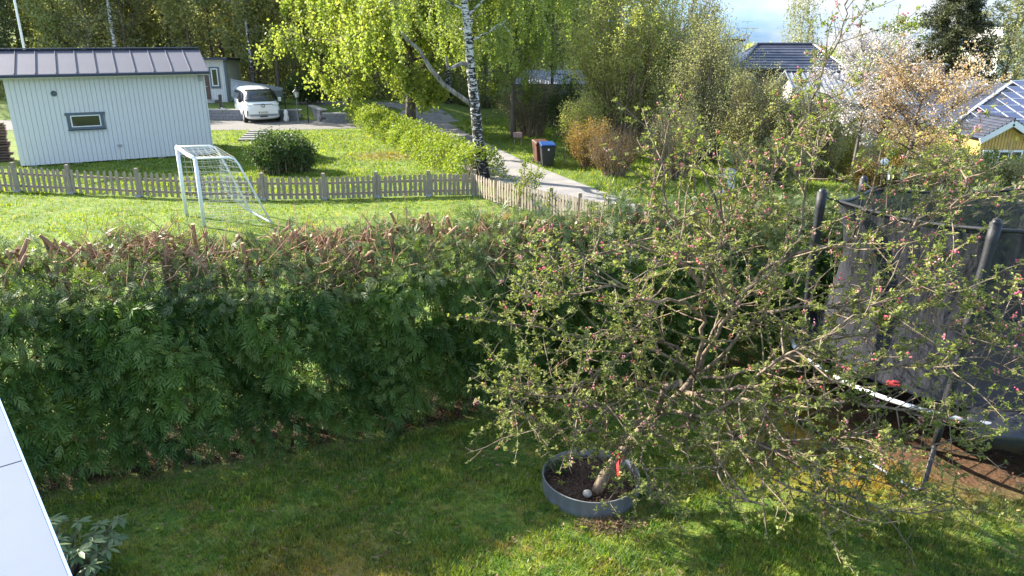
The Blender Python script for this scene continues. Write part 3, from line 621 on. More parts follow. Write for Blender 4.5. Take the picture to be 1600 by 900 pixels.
# ------------------------------------------------------------------ football goal
N0, F1 = np.array([-8.0,18.8,0]), np.array([-9.0,20.1,0]); NT_, FT = N0 + [0,0,1.79], F1 + [0,0,1.9]
NB, FB = N0 + [1.65,.35,0], F1 + [1.65,.4,0]; NR, FR = NT_ + [.95,.15,.0], FT + [.95,.2,.0]
goal = thing('football_goal', tuple(N0), 'white tubular football goal with net seen from the side', 'goal'); o0 = N0
crossb = [NT_, NT_*.75+FT*.25-[0,0,.03], (NT_+FT)/2-[0,0,.035], NT_*.25+FT*.75-[0,0,.02], FT]
for nm, pts in (('goal_post', [N0, NT_]), ('goal_post', [F1, FT]), ('crossbar', crossb)):
    g = G(); g.tube(np.array(pts) - o0, .05, 10); g.build(nm, M['whitetube'], goal, smooth=True)
def sidep(T, R, B):
    e = T + (R - T) * .85; m1 = R; m2 = R + (B - R) * .1; return np.array([T, e, R*.6+e*.2+m2*.2, m2, B])
for T, R, B in ((NT_, NR, NB), (FT, FR, FB)): g = G(); g.tube(sidep(T, R, B) - o0, .028, 8); g.build('back_frame', M['whitetube'], goal, smooth=True)
g = G(); g.tube(np.array([NB, FB]) + [0,0,.03] - o0, .025, 8); g.build('ground_bar', M['whitetube'], goal)
g = G()
def netgrid(P00, P10, P01, P11, nu, nv, sag):
    U = np.linspace(0,1,nu+1); Vv = np.linspace(0,1,nv+1)
    def P(u, v): 
        q = P00*(1-u)*(1-v)+P10*u*(1-v)+P01*(1-u)*v+P11*u*v; s = math.sin(math.pi*u)*math.sin(math.pi*v); return q + np.array(sag) * s
    for u in U: g.tube(np.array([P(u, v) for v in np.linspace(0,1,9)]) - o0, 0.0042, 3, False)
    for v in Vv: g.tube(np.array([P(u, v) for u in np.linspace(0,1,9)]) - o0, 0.0042, 3, False)
netgrid(NT_, NR, FT, FR, 6, 12, (0,0,-.15)); netgrid(NR, NB, FR, FB, 14, 12, (-.5,0,-.12)); netgrid(NT_, N0*.98+N0*.02, NR, NB, 14, 7, (0,.12,0)); netgrid(FT, F1, FR, FB, 14, 7, (0,-.12,0))
g.build('net', M['netcord'], goal)

# ------------------------------------------------------------------ bins, marker, cabinet
def bin_(px, py, matb, matl, label, rz, s=1.0):
    b = at_z(px, py); t = thing('wheelie_bin', (b[0], b[1], 0), label, 'bin', 'wheelie bins at the roadside', rz)
    g = G(); w0, d0, w1, d1, h = .20*s, .22*s, .27*s, .33*s, .84*s
    g.hexa([[-w0,-d0,.05],[w0,-d0,.05],[w0,d0,.05],[-w0,d0,.05],[-w1,-d1*.9,h],[w1,-d1*.9,h],[w1,d1,h],[-w1,d1,h]]); g.build('body', matb, t, bevel=.02)
    g = G(); g.bar([-w1-.02,-d1*.92,h-.06],[w1+.02,-d1*.92,h-.06],.03,.05); g.build('rim_band', matb, t)
    g = G(); g.hexa([[-w1-.02,-d1-.01,h],[w1+.02,-d1-.01,h],[w1+.02,d1+.04,h+.02],[-w1-.02,d1+.04,h+.02],[-w1,-d1+.02,h+.05],[w1,-d1+.02,h+.05],[w1-.02,d1,h+.10],[-w1+.02,d1,h+.10]]); g.build('lid', matl, t, bevel=.02)
    g = G(); g.tube([[-w1,d1+.06,h-.02],[w1,d1+.06,h-.02]], .02, 8); g.build('handle', matb, t)
    for s_ in (-1, 1): g = G(); g.lathe([(.02,-.025),(.09,-.025),(.09,.025),(.02,.025)], k=14); w = g.build('wheel', M['tyre'], t, loc=(s_*(w0+.02), d0+.04, .09)); w.rotation_euler = (0, math.radians(90), 0)
    return t
b1 = bin_(845, 258, M['binbrown'], M['binbrown'], 'brown wheelie bin half hidden behind the blue lidded one', .25, .98); b1.location.y += .35
b2 = bin_(855, 261, M['binblack'], M['bluelid'], 'dark wheelie bin with bright blue lid at the road edge', .1, 1.0)
g = G(); g.box((0,-.315,.70), (.06,.01,.07)); g.build('sticker', M['whitepaint'], b2)
b = at_z(881, 262); t_ = thing('marker_stake', (b[0], b[1], 0), 'dark thin stake in the grass right of the bins', 'stake'); g = G(); g.tube([[0,0,0],[.02,0,.4],[.06,0,.78]], [.022,.02,.018], 6); g.build('stake', M['barkbrown'], t_)
b = at_z(809, 226); t_ = thing('letter_box', (b[0], b[1]+.2, 0), 'low pinkish box on short legs beside the road by a trunk', 'box'); g = G(); g.box((0,0,.42), (.42,.3,.22)); g.build('body', simple('faded pink paint', (.42,.25,.22,1), .7), t_, bevel=.02)
for s_ in (-1,1): g = G(); g.box((s_*.15,0,.15), (.05,.05,.31)); g.build('leg', M['oldwood'], t_)
b = at_z(1133, 303); cab = thing('utility_cabinet', (b[0], b[1], 0), 'white metal utility cabinet beside the shrubs beyond the hedge', 'cabinet', rz=.1)
g = G(); g.box((0,0,.40), (.44,.30,.70)); g.build('body', simple('weathered white metal', (.66,.68,.68,1), .5, dirt=(.35,.4,.3,1), dirt_amt=(.5,.75)), cab, bevel=.01); g = G(); g.box((0,0,.765), (.50,.36,.04)); g.build('lid', M['concrete'], cab, bevel=.01); g = G(); g.box((0,-.155,.4), (.36,.012,.58)); g.build('door', M['whitepaint'], cab)
g = G(); g.box((0,0,.03),(.4,.26,.08)); g.build('plinth', M['concrete'], cab)

# ------------------------------------------------------------------ houses on the right and behind
# long low garage with ribbed silver roof
gp = at_y(864, 130, 46); gar = thing('garage', (gp[0], 46, 0), 'low grey garage with ribbed silver roof among the birches', 'garage')
g = G(); g.box((0, 2.2, 1.0), (4.2, 4.0, 2.0)); g.build('wall', simple('grey boards', (.20,.20,.21,1), .8, stretch=(5,5,.5)), gar)
g = G(); n = 30
for i in range(n):
    x0_, x1_ = -2.4 + 4.8*i/n, -2.4 + 4.8*(i+1)/n; m_ = (x0_+x1_)/2
    g.add([[x0_,-.2,2.02],[m_,-.2,2.06],[x1_,-.2,2.02],[x0_,2.2,2.72],[m_,2.2,2.76],[x1_,2.2,2.72]], [[0,1,4,3],[1,2,5,4]])
g.add([[-2.4,2.2,2.73],[2.4,2.2,2.73],[2.4,4.5,2.05],[-2.4,4.5,2.05]], [[0,1,2,3]]); g.build('roof', M['metalroof'], gar)
g = G(); g.box((0,-.22,1.98), (4.9,.06,.08)); g.build('gutter', M['roofdark'], gar)

def hip_house(p, label, wx, dy, zb, ze_, zr_, ridge, matw, matr, rz=0, name='house', courses=9, cat='house'):
    """body with a hipped roof whose visible slopes are built from overlapping courses"""
    h = thing(name, p, label, cat, rz=rz); g = G(); g.box((0, dy/2, (zb+ze_)/2), (wx, dy, ze_-zb)); g.build('wall', matw, h)
    o = .35; E = np.array([[-wx/2-o,-o,ze_],[wx/2+o,-o,ze_],[wx/2+o,dy+o,ze_],[-wx/2-o,dy+o,ze_]]); Rg = np.array([[-ridge/2,dy/2,zr_],[ridge/2,dy/2,zr_]])
    for quad in ((E[0],E[1],Rg[1],Rg[0]), (E[1],E[2],Rg[1],Rg[1]), (E[2],E[3],Rg[0],Rg[1]), (E[3],E[0],Rg[0],Rg[0])):
        a,b,c,d = [np.array(q, float) for q in quad]; nn = nrm(np.cross(b-a, d-a))
        for k in range(courses):
            t0, t1 = k/courses, (k+1)/courses + .01; P0, P1 = a+(d-a)*t0, b+(c-b)*t0; P2, P3 = b+(c-b)*min(t1,1), a+(d-a)*min(t1,1)
            g = G(); up = nn*.05; lo = nn*.012
            g.add([P0,P1,P2,P3,P0+up,P1+up,P2+lo,P3+lo], [[3,2,1,0],[4,5,6,7],[0,1,5,4],[1,2,6,5],[2,3,7,6],[3,0,4,7]]); g.build('tile_course', matr, h)
    for e, r_ in ((0,0),(1,1),(2,1),(3,0)): g = G(); g.tube([E[e]+[0,0,.06], Rg[r_]+[0,0,.07]], .07, 6); g.build('hip_cap', matr, h)
    g = G(); g.tube([Rg[0]+[0,0,.07], Rg[1]+[0,0,.07]], .08, 6); g.build('ridge_cap', matr, h)
    g = G(); g.box((0,-o-.04,ze_-.03), (wx+2*o,.1,.1)); g.build('gutter', M['black'], h); return h
# dark mansard house
Y = 47; pA = at_y(1238, 95, Y)
dh = hip_house((float(pA[0]), Y, -1.5), 'dark tiled house with mansard roof and antenna above the shrubs', 5.6, 6, 0, 4.35, 5.7, 3.4, M['brownwall'], M['tiles'], rz=-.16)
for x in (-2.3, -.4): 
    g = G(); g.box((x,-.04,3.75), (.62,.06,.85)); w = g.build('window', M['black'], dh); g = G(); g.box((x,-.08,3.75), (.46,.03,.7)); g.build('pane', M['glass'], w); g = G(); g.box((x,-.10,3.75), (.05,.02,.7)); g.build('mullion', M['whitepaint'], w)
g = G(); g.box((2.2,-.05,3.7), (.8,.06,1.0)); w = g.build('window', M['black'], dh); g = G(); g.box((2.2,-.09,3.7), (.55,.03,.8)); g.build('pane', M['lamp'], w)
for k in range(8):                                             # steep tiled apron below the eave on the front
    z = 3.3 - k*.24; y = -.35 - k*.10; g = G(); g.add([[.15 - k*.12,y,z],[1.5,y,z],[1.5,y+.12,z+.27],[.25 - k*.12,y+.12,z+.27]], [[0,1,2,3]]); o = g.build('tile_course', M['tiles'], dh); m_ = o.modifiers.new('t','SOLIDIFY'); m_.thickness = .03
g = G(); g.box((-3.15,1.8,5.1), (.75,.6,1.7)); ch = g.build('chimney', M['whitewood'], dh); g = G(); g.box((-3.15,1.8,6.0), (.95,.75,.16)); g.build('cap', M['black'], ch)
g = G(); g.tube([[-2.55,2.2,4.5],[-2.55,2.2,7.15]], .025, 5)
for z, l_ in ((7.1,.7),(6.7,1.3)): g.tube([[-2.55-l_/2,2.2,z],[-2.55+l_/2,2.2,z]], .015, 4)
for k in range(6): g.tube([[-2.55+.1*k-.6,1.9,6.72],[-2.55+.1*k-.6,2.5,6.72]], .01, 3)
g.build('antenna', M['alu'], dh)
g = G(); g.lathe([(.01,0),(.15,.03),(.24,.08),(.25,.08),(.15,.04),(.01,.01)], k=18, cap=False); o = g.build('satellite_dish', M['alu'], dh, loc=(-2.6,2.05,6.15)); o.rotation_euler = (math.radians(75),0,.4)

# ribbed metal roof house in front of it
def gable_x(p, label, wx, dy, zb, ze_, zr_, matw, matr, rz, nrib, name='house', lean=1.5, cat='house'):
    h = thing(name, p, label, cat, rz=rz); g = G(); g.box((0, dy/2, (zb+ze_)/2), (wx, dy, ze_-zb)); g.add([[wx/2-.02,0,ze_-.01],[wx/2-.02,dy,ze_-.01],[wx/2-.02,dy/2,zr_-.08],[-wx/2+.02,0,ze_-.01],[-wx/2+.02,dy,ze_-.01],[-wx/2+.02,dy/2,zr_-.08]], [[0,1,2],[5,4,3]]); g.build('wall', matw, h)
    o = .4; g = G(); W2 = wx/2 + .3; pw_ = 2*W2/nrib
    sh = []
    for side in (0, 1):
        y0 = -o if side == 0 else dy + o; zE = ze_ - .05; g = G(); g.hexa([[.004,y0,zE-.04],[pw_-.004,y0,zE-.04],[pw_-.004,dy/2,zr_-.04],[.004,dy/2,zr_-.04],[.004,y0,zE],[pw_-.004,y0,zE],[pw_-.004,dy/2,zr_],[.004,dy/2,zr_]]); g.bar([0,y0,zE+.02],[0,dy/2,zr_+.02],.05,.06); me = g.mesh('roof_sheet', matr)
        for i in range(nrib): inst('roof_sheet', me, h, (-W2 + i*pw_, 0, 0))
    g = G(); g.bar([-W2,dy/2,zr_+.05],[W2,dy/2,zr_+.05],.3,.05); g.build('ridge_cap', matr, h); g = G(); g.box((0,-o-.05,ze_-.1),(2*W2,.1,.1)); g.build('gutter', M['whitepaint'], h)
    return h
pA = at_y(1338, 150, 35.5)
mh = gable_x((float(pA[0]), 35.5, -1.5), 'low house with blue grey ribbed metal roof behind the blossoming cherry', 4.7, 6.0, 0, 3.42, 4.55, M['concrete'], M['metalroof'], -.12, 20)
for x in (-1.6, 0, 1.6): g = G(); g.box((x,-.04,2.4),(1.1,.06,1.1)); w = g.build('window', M['whitepaint'], mh); g = G(); g.box((x,-.08,2.4),(.9,.03,.9)); g.build('pane', M['glass'], w)
# brick chimney house behind the spruce foot
pA = at_y(1478, 128, 36); bh = gable_x((float(pA[0])+.6, 36.5, -1.5), 'house with broad brick chimney below the tall spruce', 4.2, 5, 0, 3.2, 4.2, M['whitewood'], M['metalroof'], -.1, 9)
g = G(); g.box((-.6,1.4,4.25),(1.25,.7,1.3)); ch = g.build('chimney', M['bricks'], bh)
for k in range(4): g = G(); g.lathe([(.10,4.95),(.12,4.97),(.09,5.12),(.07,5.12)], (-.9+.22*k,1.4,0), k=8, cap=False); g.build('chimney_pot', M['barkbrown'], ch)
g = G(); g.box((-.6,1.4,4.93),(1.4,.82,.07)); g.build('cap', M['concrete'], ch)

# yellow house with solar panels: gable towards the viewer at the porch
pE = at_y(1478, 205, 29.5); yh = thing('yellow_house', (float(pE[0]), 29.5, -1.5), 'yellow house with a roof full of solar panels at the right edge', 'house')
# main roof slope faces the viewer; left verge runs up to the ridge
zE, zR, dpt = 2.72, 4.2, 5.2; Lw = 12.0; dx = 5.6
g = G(); g.hexa([[.5,.5,0],[Lw,.5,0],[Lw,9,0],[.5,9,0],[.5,.5,zE-.05],[Lw,.5,zE-.05],[Lw,9,zE-.05],[.5,9,zE-.05]]); g.build('wall', M['yellowwood'], yh)
def rp(u, v, up=0): return np.array([u + dx * v, dpt * v, zE + (zR - zE) * v + up])     # hip: left edge leans inwards
g = G(); g.add([rp(0,0),rp(Lw,0),[Lw+dx,dpt,zR],rp(0,1)], [[0,1,2,3]]); g.add([rp(0,0),rp(0,1),[0,dpt*2,zE]], [[2,1,0]]); g.add([rp(0,1),[Lw+dx,dpt,zR],[Lw,dpt*2,zE],[0,dpt*2,zE]], [[0,1,2,3]])
o = g.build('roof', M['tiles'], yh); m_ = o.modifiers.new('t', 'SOLIDIFY'); m_.thickness = .08
g = G(); g.bar(rp(-.05,0,.06), rp(-.05,1,.06), .14, .06); g.bar(rp(0,1,.1), [Lw+dx,dpt,zR+.1], .2, .06); g.build('roof_edge', M['alu'], yh)
rows, cols = 7, 19; cw = .62
for r_ in range(rows):
    v0, v1 = (r_+.04)/rows, (r_+.96)/rows
    for c in range(cols):
        x0_, x1_ = .5 + c*cw, .5 + (c+.97)*cw
        if x0_ < dx*(v0+v1)/2 + .22: continue
        q = [rp(x0_-dx*v0,v0,.14),rp(x1_-dx*v0,v0,.14),rp(x1_-dx*v1,v1,.14),rp(x0_-dx*v1,v1,.14)]; lo = [x - [0,0,.04] for x in q]
        g = G(); g.hexa(lo + q); pn_ = g.build('solar_panel', M['solar'], yh)
        g = G(); 
        for a, b in ((0,1),(1,2),(2,3),(3,0)): g.bar(q[a]+[0,0,.003], q[b]+[0,0,.003], .022, .02)
        g.build('frame', M['alu'], pn_)
# porch gable
pg_ = at_y(1588, 200, 27.3); px0 = float(pg_[0] - pE[0]); py0 = 27.3 - 29.5
g = G(); zg = at_y(1583, 192, 27.3)[2] + 1.5; ze2 = at_y(1540, 217, 27.3)[2] + 1.5; gx = float(at_y(1583, 192, 27.3)[0] - pE[0]); hw = gx - float(at_y(1535, 217, 27.3)[0] - pE[0])
g.hexa([[gx-hw*.86,py0+.25,0],[gx+hw*.86,py0+.25,0],[gx+hw*.86,0.4,0],[gx-hw*.86,.4,0],[gx-hw*.86,py0+.25,ze2-.1],[gx+hw*.86,py0+.25,ze2-.1],[gx+hw*.86,.4,ze2-.1],[gx-hw*.86,.4,ze2-.1]]); g.add([[gx-hw*.9,py0+.25,ze2-.1],[gx+hw*.9,py0+.25,ze2-.1],[gx,py0+.25,zg-.12]], [[0,1,2]]); g.build('porch_wall', M['yellowwood'], yh)
for k in range(15): x = gx - hw*.8 + k*hw*1.6/14; g = G(); zt = zg-.2 - abs(x-gx)/hw*(zg-ze2); g.box((x,py0+.235,(zt+1.5)/2),(.02,.02,zt-1.5)); g.build('board_seam', M['yellowwood'], yh)
for s_ in (-1, 1):
    g = G(); g.bar([gx,py0-.05,zg],[gx+s_*hw*1.1,py0-.05,ze2-.08],.05,.2); g.build('barge_board', M['whitepaint'], yh)
    g = G(); a = np.array([gx,py0-.08,zg+.13]); b = np.array([gx+s_*hw*1.12,py0-.08,ze2+.03]); c = b+[0,2.0,0]; d = a+[0,2.0,0]; g.add([a,b,c,d], [[0,1,2,3]] if s_ > 0 else [[3,2,1,0]])
    for k in range(8): q = k/8; g.tube([a+(b-a)*q+[0,0,.02], d+(c-d)*q+[0,0,.02]], .035, 5)
    g.build('porch_roof', M['tiles'], yh)
for k, fx in enumerate((-.55, .02, .5)): g = G(); g.box((gx+fx*hw,py0+.2,1.75),(.42,.06,1.0)); w = g.build('window', M['whitepaint'], yh); g = G(); g.box((gx+fx*hw,py0+.16,1.75),(.28,.03,.85)); g.build('pane', M['glass'], w)
# distant white building
pW = at_y(1600, 110, 72); wb = thing('distant_building', (float(pW[0]), 72, -1.5), 'white building far off at the right edge behind bare trees', 'building')
g = G(); g.box((0,3,3.6),(5.2,6,7.2)); g.build('wall', M['whitewood'], wb); g = G(); g.box((0,3,7.25),(5.6,6.4,.16)); g.build('roof', M['roofdark'], wb)
for x in (-1.9,-.6,.7,2.0):
    for z in (3.0,5.6): g = G(); g.box((x,-.04,z),(.7,.06,1.1)); w = g.build('window', M['whitepaint'], wb); g = G(); g.box((x,-.08,z),(.55,.03,.95)); g.build('pane', M['glass'], w)

# garden lamps beyond the hedge
b = at_y(1382, 253, 21); t_ = thing('globe_lamp', (float(b[0]), 21, 0), 'white round globe garden lamp behind the trampoline', 'lamp')
zt = float(b[2]); g = G(); g.tube([[0,0,0],[0,0,zt-.12]], .035, 8); g.build('post', M['black'], t_); g = G(); g.lathe([(.02,-.11),(.07,-.08),(.11,-.03),(.11,.03),(.07,.08),(.02,.11)], (0,0,zt), k=14); g.build('globe', M['globe'], t_, smooth=True)
for px, lab in ((1390, 'left black lantern of the pair beside the blossoming trees'), (1410, 'right black lantern of the pair beside the blossoming trees')):
    b = at_y(px, 283, 20); t_ = thing('garden_lantern', (float(b[0]), 20, 0), lab, 'lantern', 'black garden lanterns'); zt = float(b[2]); g = G(); g.tube([[0,0,0],[0,0,zt]], .03, 6); g.build('post', M['black'], t_); gf, gg = G(), G(); lantern(gf, gg, (0,0,zt), .8); gg.build('lamp_glass', M['lamp'], t_); gf.build('lantern_frame', M['black'], t_)

# ------------------------------------------------------------------ trees and shrubs
def prof(kind, h):
    if kind == 'round': return np.sqrt(np.clip(1 - (2*h-1)**2, 0, 1)) * (1.05 - .25*h) + .08
    if kind == 'cone': return (1 - h) ** .85 + .05
    if kind == 'pine': return np.clip(np.sin(math.pi * (h*.9+.1)), .1, 1)
    return np.clip(1.15 - .55*h, .1, 1) * np.clip(h*6+.35, 0, 1)      # broad, low hanging
def tree(name, p, label, cat, H, r0, R, z0=.25, kind='round', nl=34, nt=7, nleaf=9000, size=.09, leaf='forest', barkm='barkbrown', seed=1, droop=0.0, spread=.16, up=.5, lean=(0,0), group=None, string=0, narrow=1, trunk=None, nz=True, extra=None, crown_off=(0,0), forks=None, avoid=False):
    r = np.random.default_rng(seed); T = thing(name, p, label, cat, group) if label else bpy.data.objects.new(name, None)
    if not label: T.location = p
    if trunk is None:
        hh = np.linspace(0, 1, 9); trunk = np.stack([lean[0]*hh**1.5 + np.cumsum(r.normal(size=9))*.04*r0/.15, lean[1]*hh**1.5 + np.cumsum(r.normal(size=9))*.04*r0/.15, hh*H*.97], 1); trunk[0] = 0
    else: trunk = np.array(trunk, float)
    tz = trunk[:, 2] / H; g = G(); g.tube(trunk - [0,0,0], np.maximum(r0 * np.clip(1 - tz, 0, 1) ** .8, .012) * np.where(tz < .03, 1.35, 1), 9)
    starts, segs, wts = [], [], []
    for i in range(nl):
        h = z0 + (1 - z0) * ((i + .5) / nl) ** .92 * .98; hz = h * H; s = np.array([np.interp(hz, trunk[:,2], trunk[:,k]) for k in range(3)])
        hr = (h - z0) / (1 - z0); Lb = R * float(prof(kind, hr)) * r.uniform(.7, 1.12); az = i * 2.399 + r.uniform(-.4, .4)
        if avoid and math.sin(az) < -.25 and h < .8: az = -az
        d = np.array([math.cos(az), math.sin(az), up * (r.uniform(.4, 1.3)) if kind != 'cone' else -.12])
        if kind == 'cone': s[2] -= 0
        d = nrm(d); L_ = max(Lb, .25); pts = curve(s, d, L_, 6, (crown_off[0], crown_off[1], .25 - droop), .09, r)
        rb = max(r0 * (1 - h) * .42, .012); g.tube(pts, np.linspace(rb, .006, 6), 5, False); segs.append((pts, .5))
        for j in range(nt):
            t = r.uniform(.25, 1); q = lerp_pts(pts, np.array([t]))[0]; dd = nrm(nrm(pts[-1] - pts[0]) * .7 + r.normal(size=3) * .6 + [0,0,.15 - droop*.4]); tp = curve(q, dd, L_ * r.uniform(.22, .45) + .15, 4, (0,0,-droop), .12, r)
            g.tube(tp, [rb*.35+.004, rb*.25+.003, .004, .003], 3, False); segs.append((tp, 1.0))
            for q_ in range(string):
                sp = lerp_pts(tp, np.array([r.uniform(.2, 1)]))[0]; sl = r.uniform(.5, 1.0) * string_len(H, sp[2]); hp = curve(sp, nrm(np.array([r.normal()*.35, r.normal()*.35, -.7])), sl, 5, (0,0,-1.6), .05, r); g.tube(hp, .003, 3, False); segs.append((hp, 2.0))
    for f_ in (forks or []):
        f_ = np.array(f_, float); g2 = G(); g2.tube(f_, np.linspace(r0*.40, r0*.15, len(f_)), 8, False); g2.build('limb', M['barkbirchlimb'], T, smooth=True)
    g.build('trunk', M[barkm], T, smooth=True)
    w = np.array([s[1] * r.uniform(.3, 1.6) * np.linalg.norm(s[0][-1]-s[0][0])**.7 for s in segs]); w /= w.sum(); cnt = r.multinomial(nleaf, w); P, cl = [], []
    for (pts, kk), c in zip(segs, cnt):
        if c == 0: continue
        t = r.uniform(.15, 1, c); sg = spread * (.35 if kk == 2.0 else 1); P.append(lerp_pts(pts, t) + r.normal(size=(c,3)) * sg); cl.append(np.full(c, r.uniform(0, 1)))
    P = np.concatenate(P); cl = np.concatenate(cl); g = G(); leaves(g, P, size, r, down=droop + (.5 if string else 0), narrow=narrow, clump=cl); g.build('crown', M[leaf], T, tint=True)
    if extra:
        m_, n_e, se = extra; k = r.choice(len(P), n_e); g = G(); leaves(g, P[k] + r.normal(size=(n_e,3))*.05, se, r); g.build('blossom', M[m_], T, tint=True)
    return T
def string_len(H, z): return min(2.6, max(.6, z * .28))

def shrub(name, p, label, cat, rx, ry, H, nstem=40, nleaf=6000, size=.06, leaf='olive', barkm='twigbrown', seed=1, group=None, up=1.0, spread=.10, twigs=7, z0=.15, base=.3, bare=0.0):
    r = np.random.default_rng(seed); T = thing(name, p, label, cat, group); g = G(); segs = []
    for i in range(nstem):
        a = r.uniform(0, 2*math.pi); q = math.sqrt(r.uniform(0,1)); b0 = np.array([math.cos(a)*rx*base*q, math.sin(a)*ry*base*q, 0]); zt = H * (r.uniform(.45,1.0)) ; fr_ = math.sqrt(max(0, 1 - (zt/H)**2.2)) * .9 + .12
        e = np.array([math.cos(a)*rx*fr_*r.uniform(.6,1.05), math.sin(a)*ry*fr_*r.uniform(.6,1.05), zt]); m_ = (b0+e)/2 + [0,0,.12*H]
        t = np.linspace(0,1,6)[:,None]; pts = b0*(1-t)**2 + 2*m_*t*(1-t) + e*t*t + r.normal(size=(6,3))*.02*H*.3; pts[0] = b0; g.tube(pts, np.linspace(.022,.004,6)*(.6+H*.18), 4, False); segs.append((pts,.6))
        for j in range(twigs):
            s = lerp_pts(pts, np.array([r.uniform(z0,1)]))[0]; d = nrm(nrm(e-b0) + r.normal(size=3)*.65 + [0,0,.35*up]); tp = curve(s, d, H*r.uniform(.10,.26), 4, (0,0,.2*up), .1, r); g.tube(tp, [.006,.005,.004,.003], 3, False); segs.append((tp,1.0))
    tag(g.build('stems', M[barkm], T), kind='stuff'); w = np.array([s[1]*r.uniform(.2,1.8) for s in segs]); w[r.uniform(size=len(w)) < bare] = 0; w /= w.sum(); cnt = r.multinomial(nleaf, w); P, cl = [], []
    for (pts,kk), c in zip(segs, cnt):
        if c: P.append(lerp_pts(pts, r.uniform(.2,1,c)) + r.normal(size=(c,3))*spread); cl.append(np.full(c, r.uniform(0,1)))
    P = np.concatenate(P); P[:,2] = np.abs(P[:,2]); g = G(); leaves(g, P, size, r, clump=np.concatenate(cl)); g.build('foliage', M[leaf], T, tint=True); return T

def gp3(px, Y, dz=0, zm=2.5):
    x = (px - 800) / FPX * (Y * CP + (CAM_Z - zm) * SP); return (float(x), float(Y), float(ground(x, Y)) + dz)
# the big birch at the fence corner
B0 = np.array(gp3(754, 25.9, 0, 0)); tr = [np.array(at_y(px, py, 25.9)) - B0 for px, py in ((754,280),(749,235),(743,170),(737,120),(732,60),(725,0))]
tr[0][2] = -.05; tr += [tr[-1] + [-.25,.1,1.6], tr[-1] + [-.3,.1,3.2], tr[-1] + [-.2,.2,5.2]]
fork = [np.array(at_y(px, py, y_)) - B0 for px, py, y_ in ((740,166,25.9),(718,150,25.8),(694,133,25.7),(672,106,25.6),(655,78,25.5),(636,62,25.4),(618,40,25.3),(610,0,25.2),(600,-70,25.0))]
fork2 = [np.array(at_y(px, py, y_)) - B0 for px, py, y_ in ((737,104,25.9),(722,99,25.7),(710,104,25.6),(700,108,25.5),(697,88,25.4))]
tree('birch_tree', tuple(B0), 'big birch with black and white trunk leaning at the fence corner', 'tree', 11.0, .215, 4.0, z0=.40, avoid=True, kind='broad', nl=30, nt=7, nleaf=72000, size=.085, leaf='birchleaf', barkm='birch', seed=11, droop=.35, string=3, spread=.14, trunk=tr, forks=[fork, fork2])
B1 = np.array(gp3(641, 38.6, 0, 0))
tree('linden_tree', tuple(B1), 'wide yellow green tree with low branches and brown trunk beside the road', 'tree', 12.0, .27, 5.0, z0=.11, kind='broad', nl=46, nt=9, nleaf=105000, size=.145, leaf='linden', barkm='barkbrown', seed=12, droop=.25, spread=.28, string=1, crown_off=(-.25,0))
tree('linden_tree', gp3(548, 47), 'bright yellow green tree overhanging the driveway end', 'tree', 13.5, .25, 4.6, z0=.14, kind='broad', nl=34, nt=8, nleaf=38000, size=.17, leaf='linden', seed=13, droop=.3, spread=.3, string=1)
tree('birch_tree', gp3(700, 52), 'birch with hanging yellow green strings across the road', 'tree', 13, .2, 3.8, z0=.2, kind='broad', nl=30, nt=7, nleaf=40000, size=.18, leaf='birchleaf', barkm='birch', seed=14, droop=.4, string=1, spread=.25)
tree('birch_tree', gp3(803, 36.5), 'slim dark stemmed birch by the pinkish roadside box', 'tree', 9.5, .13, 2.9, z0=.20, kind='broad', nl=34, nt=8, nleaf=34000, size=.095, leaf='birchleaf', barkm='barkbrown', seed=15, droop=.35, string=1, spread=.16)
tree('birch_tree', gp3(862, 41), 'drooping pale birch in front of the silver garage roof', 'tree', 10.5, .11, 2.3, z0=.25, kind='broad', nl=30, nt=7, nleaf=15000, size=.10, leaf='birchleaf', barkm='barkgrey', seed=19, droop=.35, string=1, spread=.16)
tree('birch_tree', gp3(832, 55), 'taller olive birch behind the silver roofed garage', 'tree', 13, .2, 3.0, z0=.25, kind='round', nl=30, nt=7, nleaf=13000, size=.15, leaf='forest', seed=16, droop=.2, spread=.25)
tree('dark_pine', gp3(925, 60), 'dark tall tree at the sky gap behind the yellow green willow', 'tree', 12, .22, 2.4, z0=.3, kind='pine', nl=30, nt=6, nleaf=12000, size=.17, leaf='needle', seed=17, spread=.2, narrow=.5)
tree('bare_tree', gp3(878, 58), 'thin barely leafed tree against the sky gap', 'tree', 9.5, .14, 2.6, z0=.25, nl=30, nt=10, nleaf=2600, size=.12, leaf='olive', barkm='barkgrey', seed=18, spread=.12)
# trees on the right
tree('spruce_tree', gp3(1480, 46, 0), 'tall dark spruce with ragged hanging boughs on the right', 'tree', 12.0, .22, 3.1, z0=.12, kind='cone', nl=110, nt=12, nleaf=62000, size=.19, leaf='needlespruce', seed=21, droop=.35, spread=.10, narrow=.35)
tree('bright_tree', gp3(1408, 52), 'fresh green leafy tree left of the tall spruce', 'tree', 7.0, .14, 1.9, z0=.25, nl=30, nt=8, nleaf=6500, size=.13, leaf='hedgeleaf', barkm='barkgrey', seed=22, spread=.16)
tree('weeping_birch', gp3(1248, 66), 'pale weeping birch against the sky beyond the dark roof', 'tree', 10.3, .13, 1.75, z0=.25, kind='round', nl=34, nt=7, nleaf=5200, size=.12, leaf='olive', barkm='birch', seed=23, droop=.5, string=1, spread=.1)
tree('bare_tree', gp3(1572, 44), 'sparse dark limbed tree right of the spruce', 'tree', 8.0, .17, 2.4, z0=.2, nl=34, nt=10, nleaf=7000, size=.12, leaf='olive', seed=24, spread=.12, up=.8)
tree('bare_tree', gp3(1612, 52), 'rightmost sparse tree in front of the white building', 'tree', 8.8, .15, 2.2, z0=.2, nl=34, nt=10, nleaf=5000, size=.12, leaf='olive', seed=25, spread=.12, up=.8)
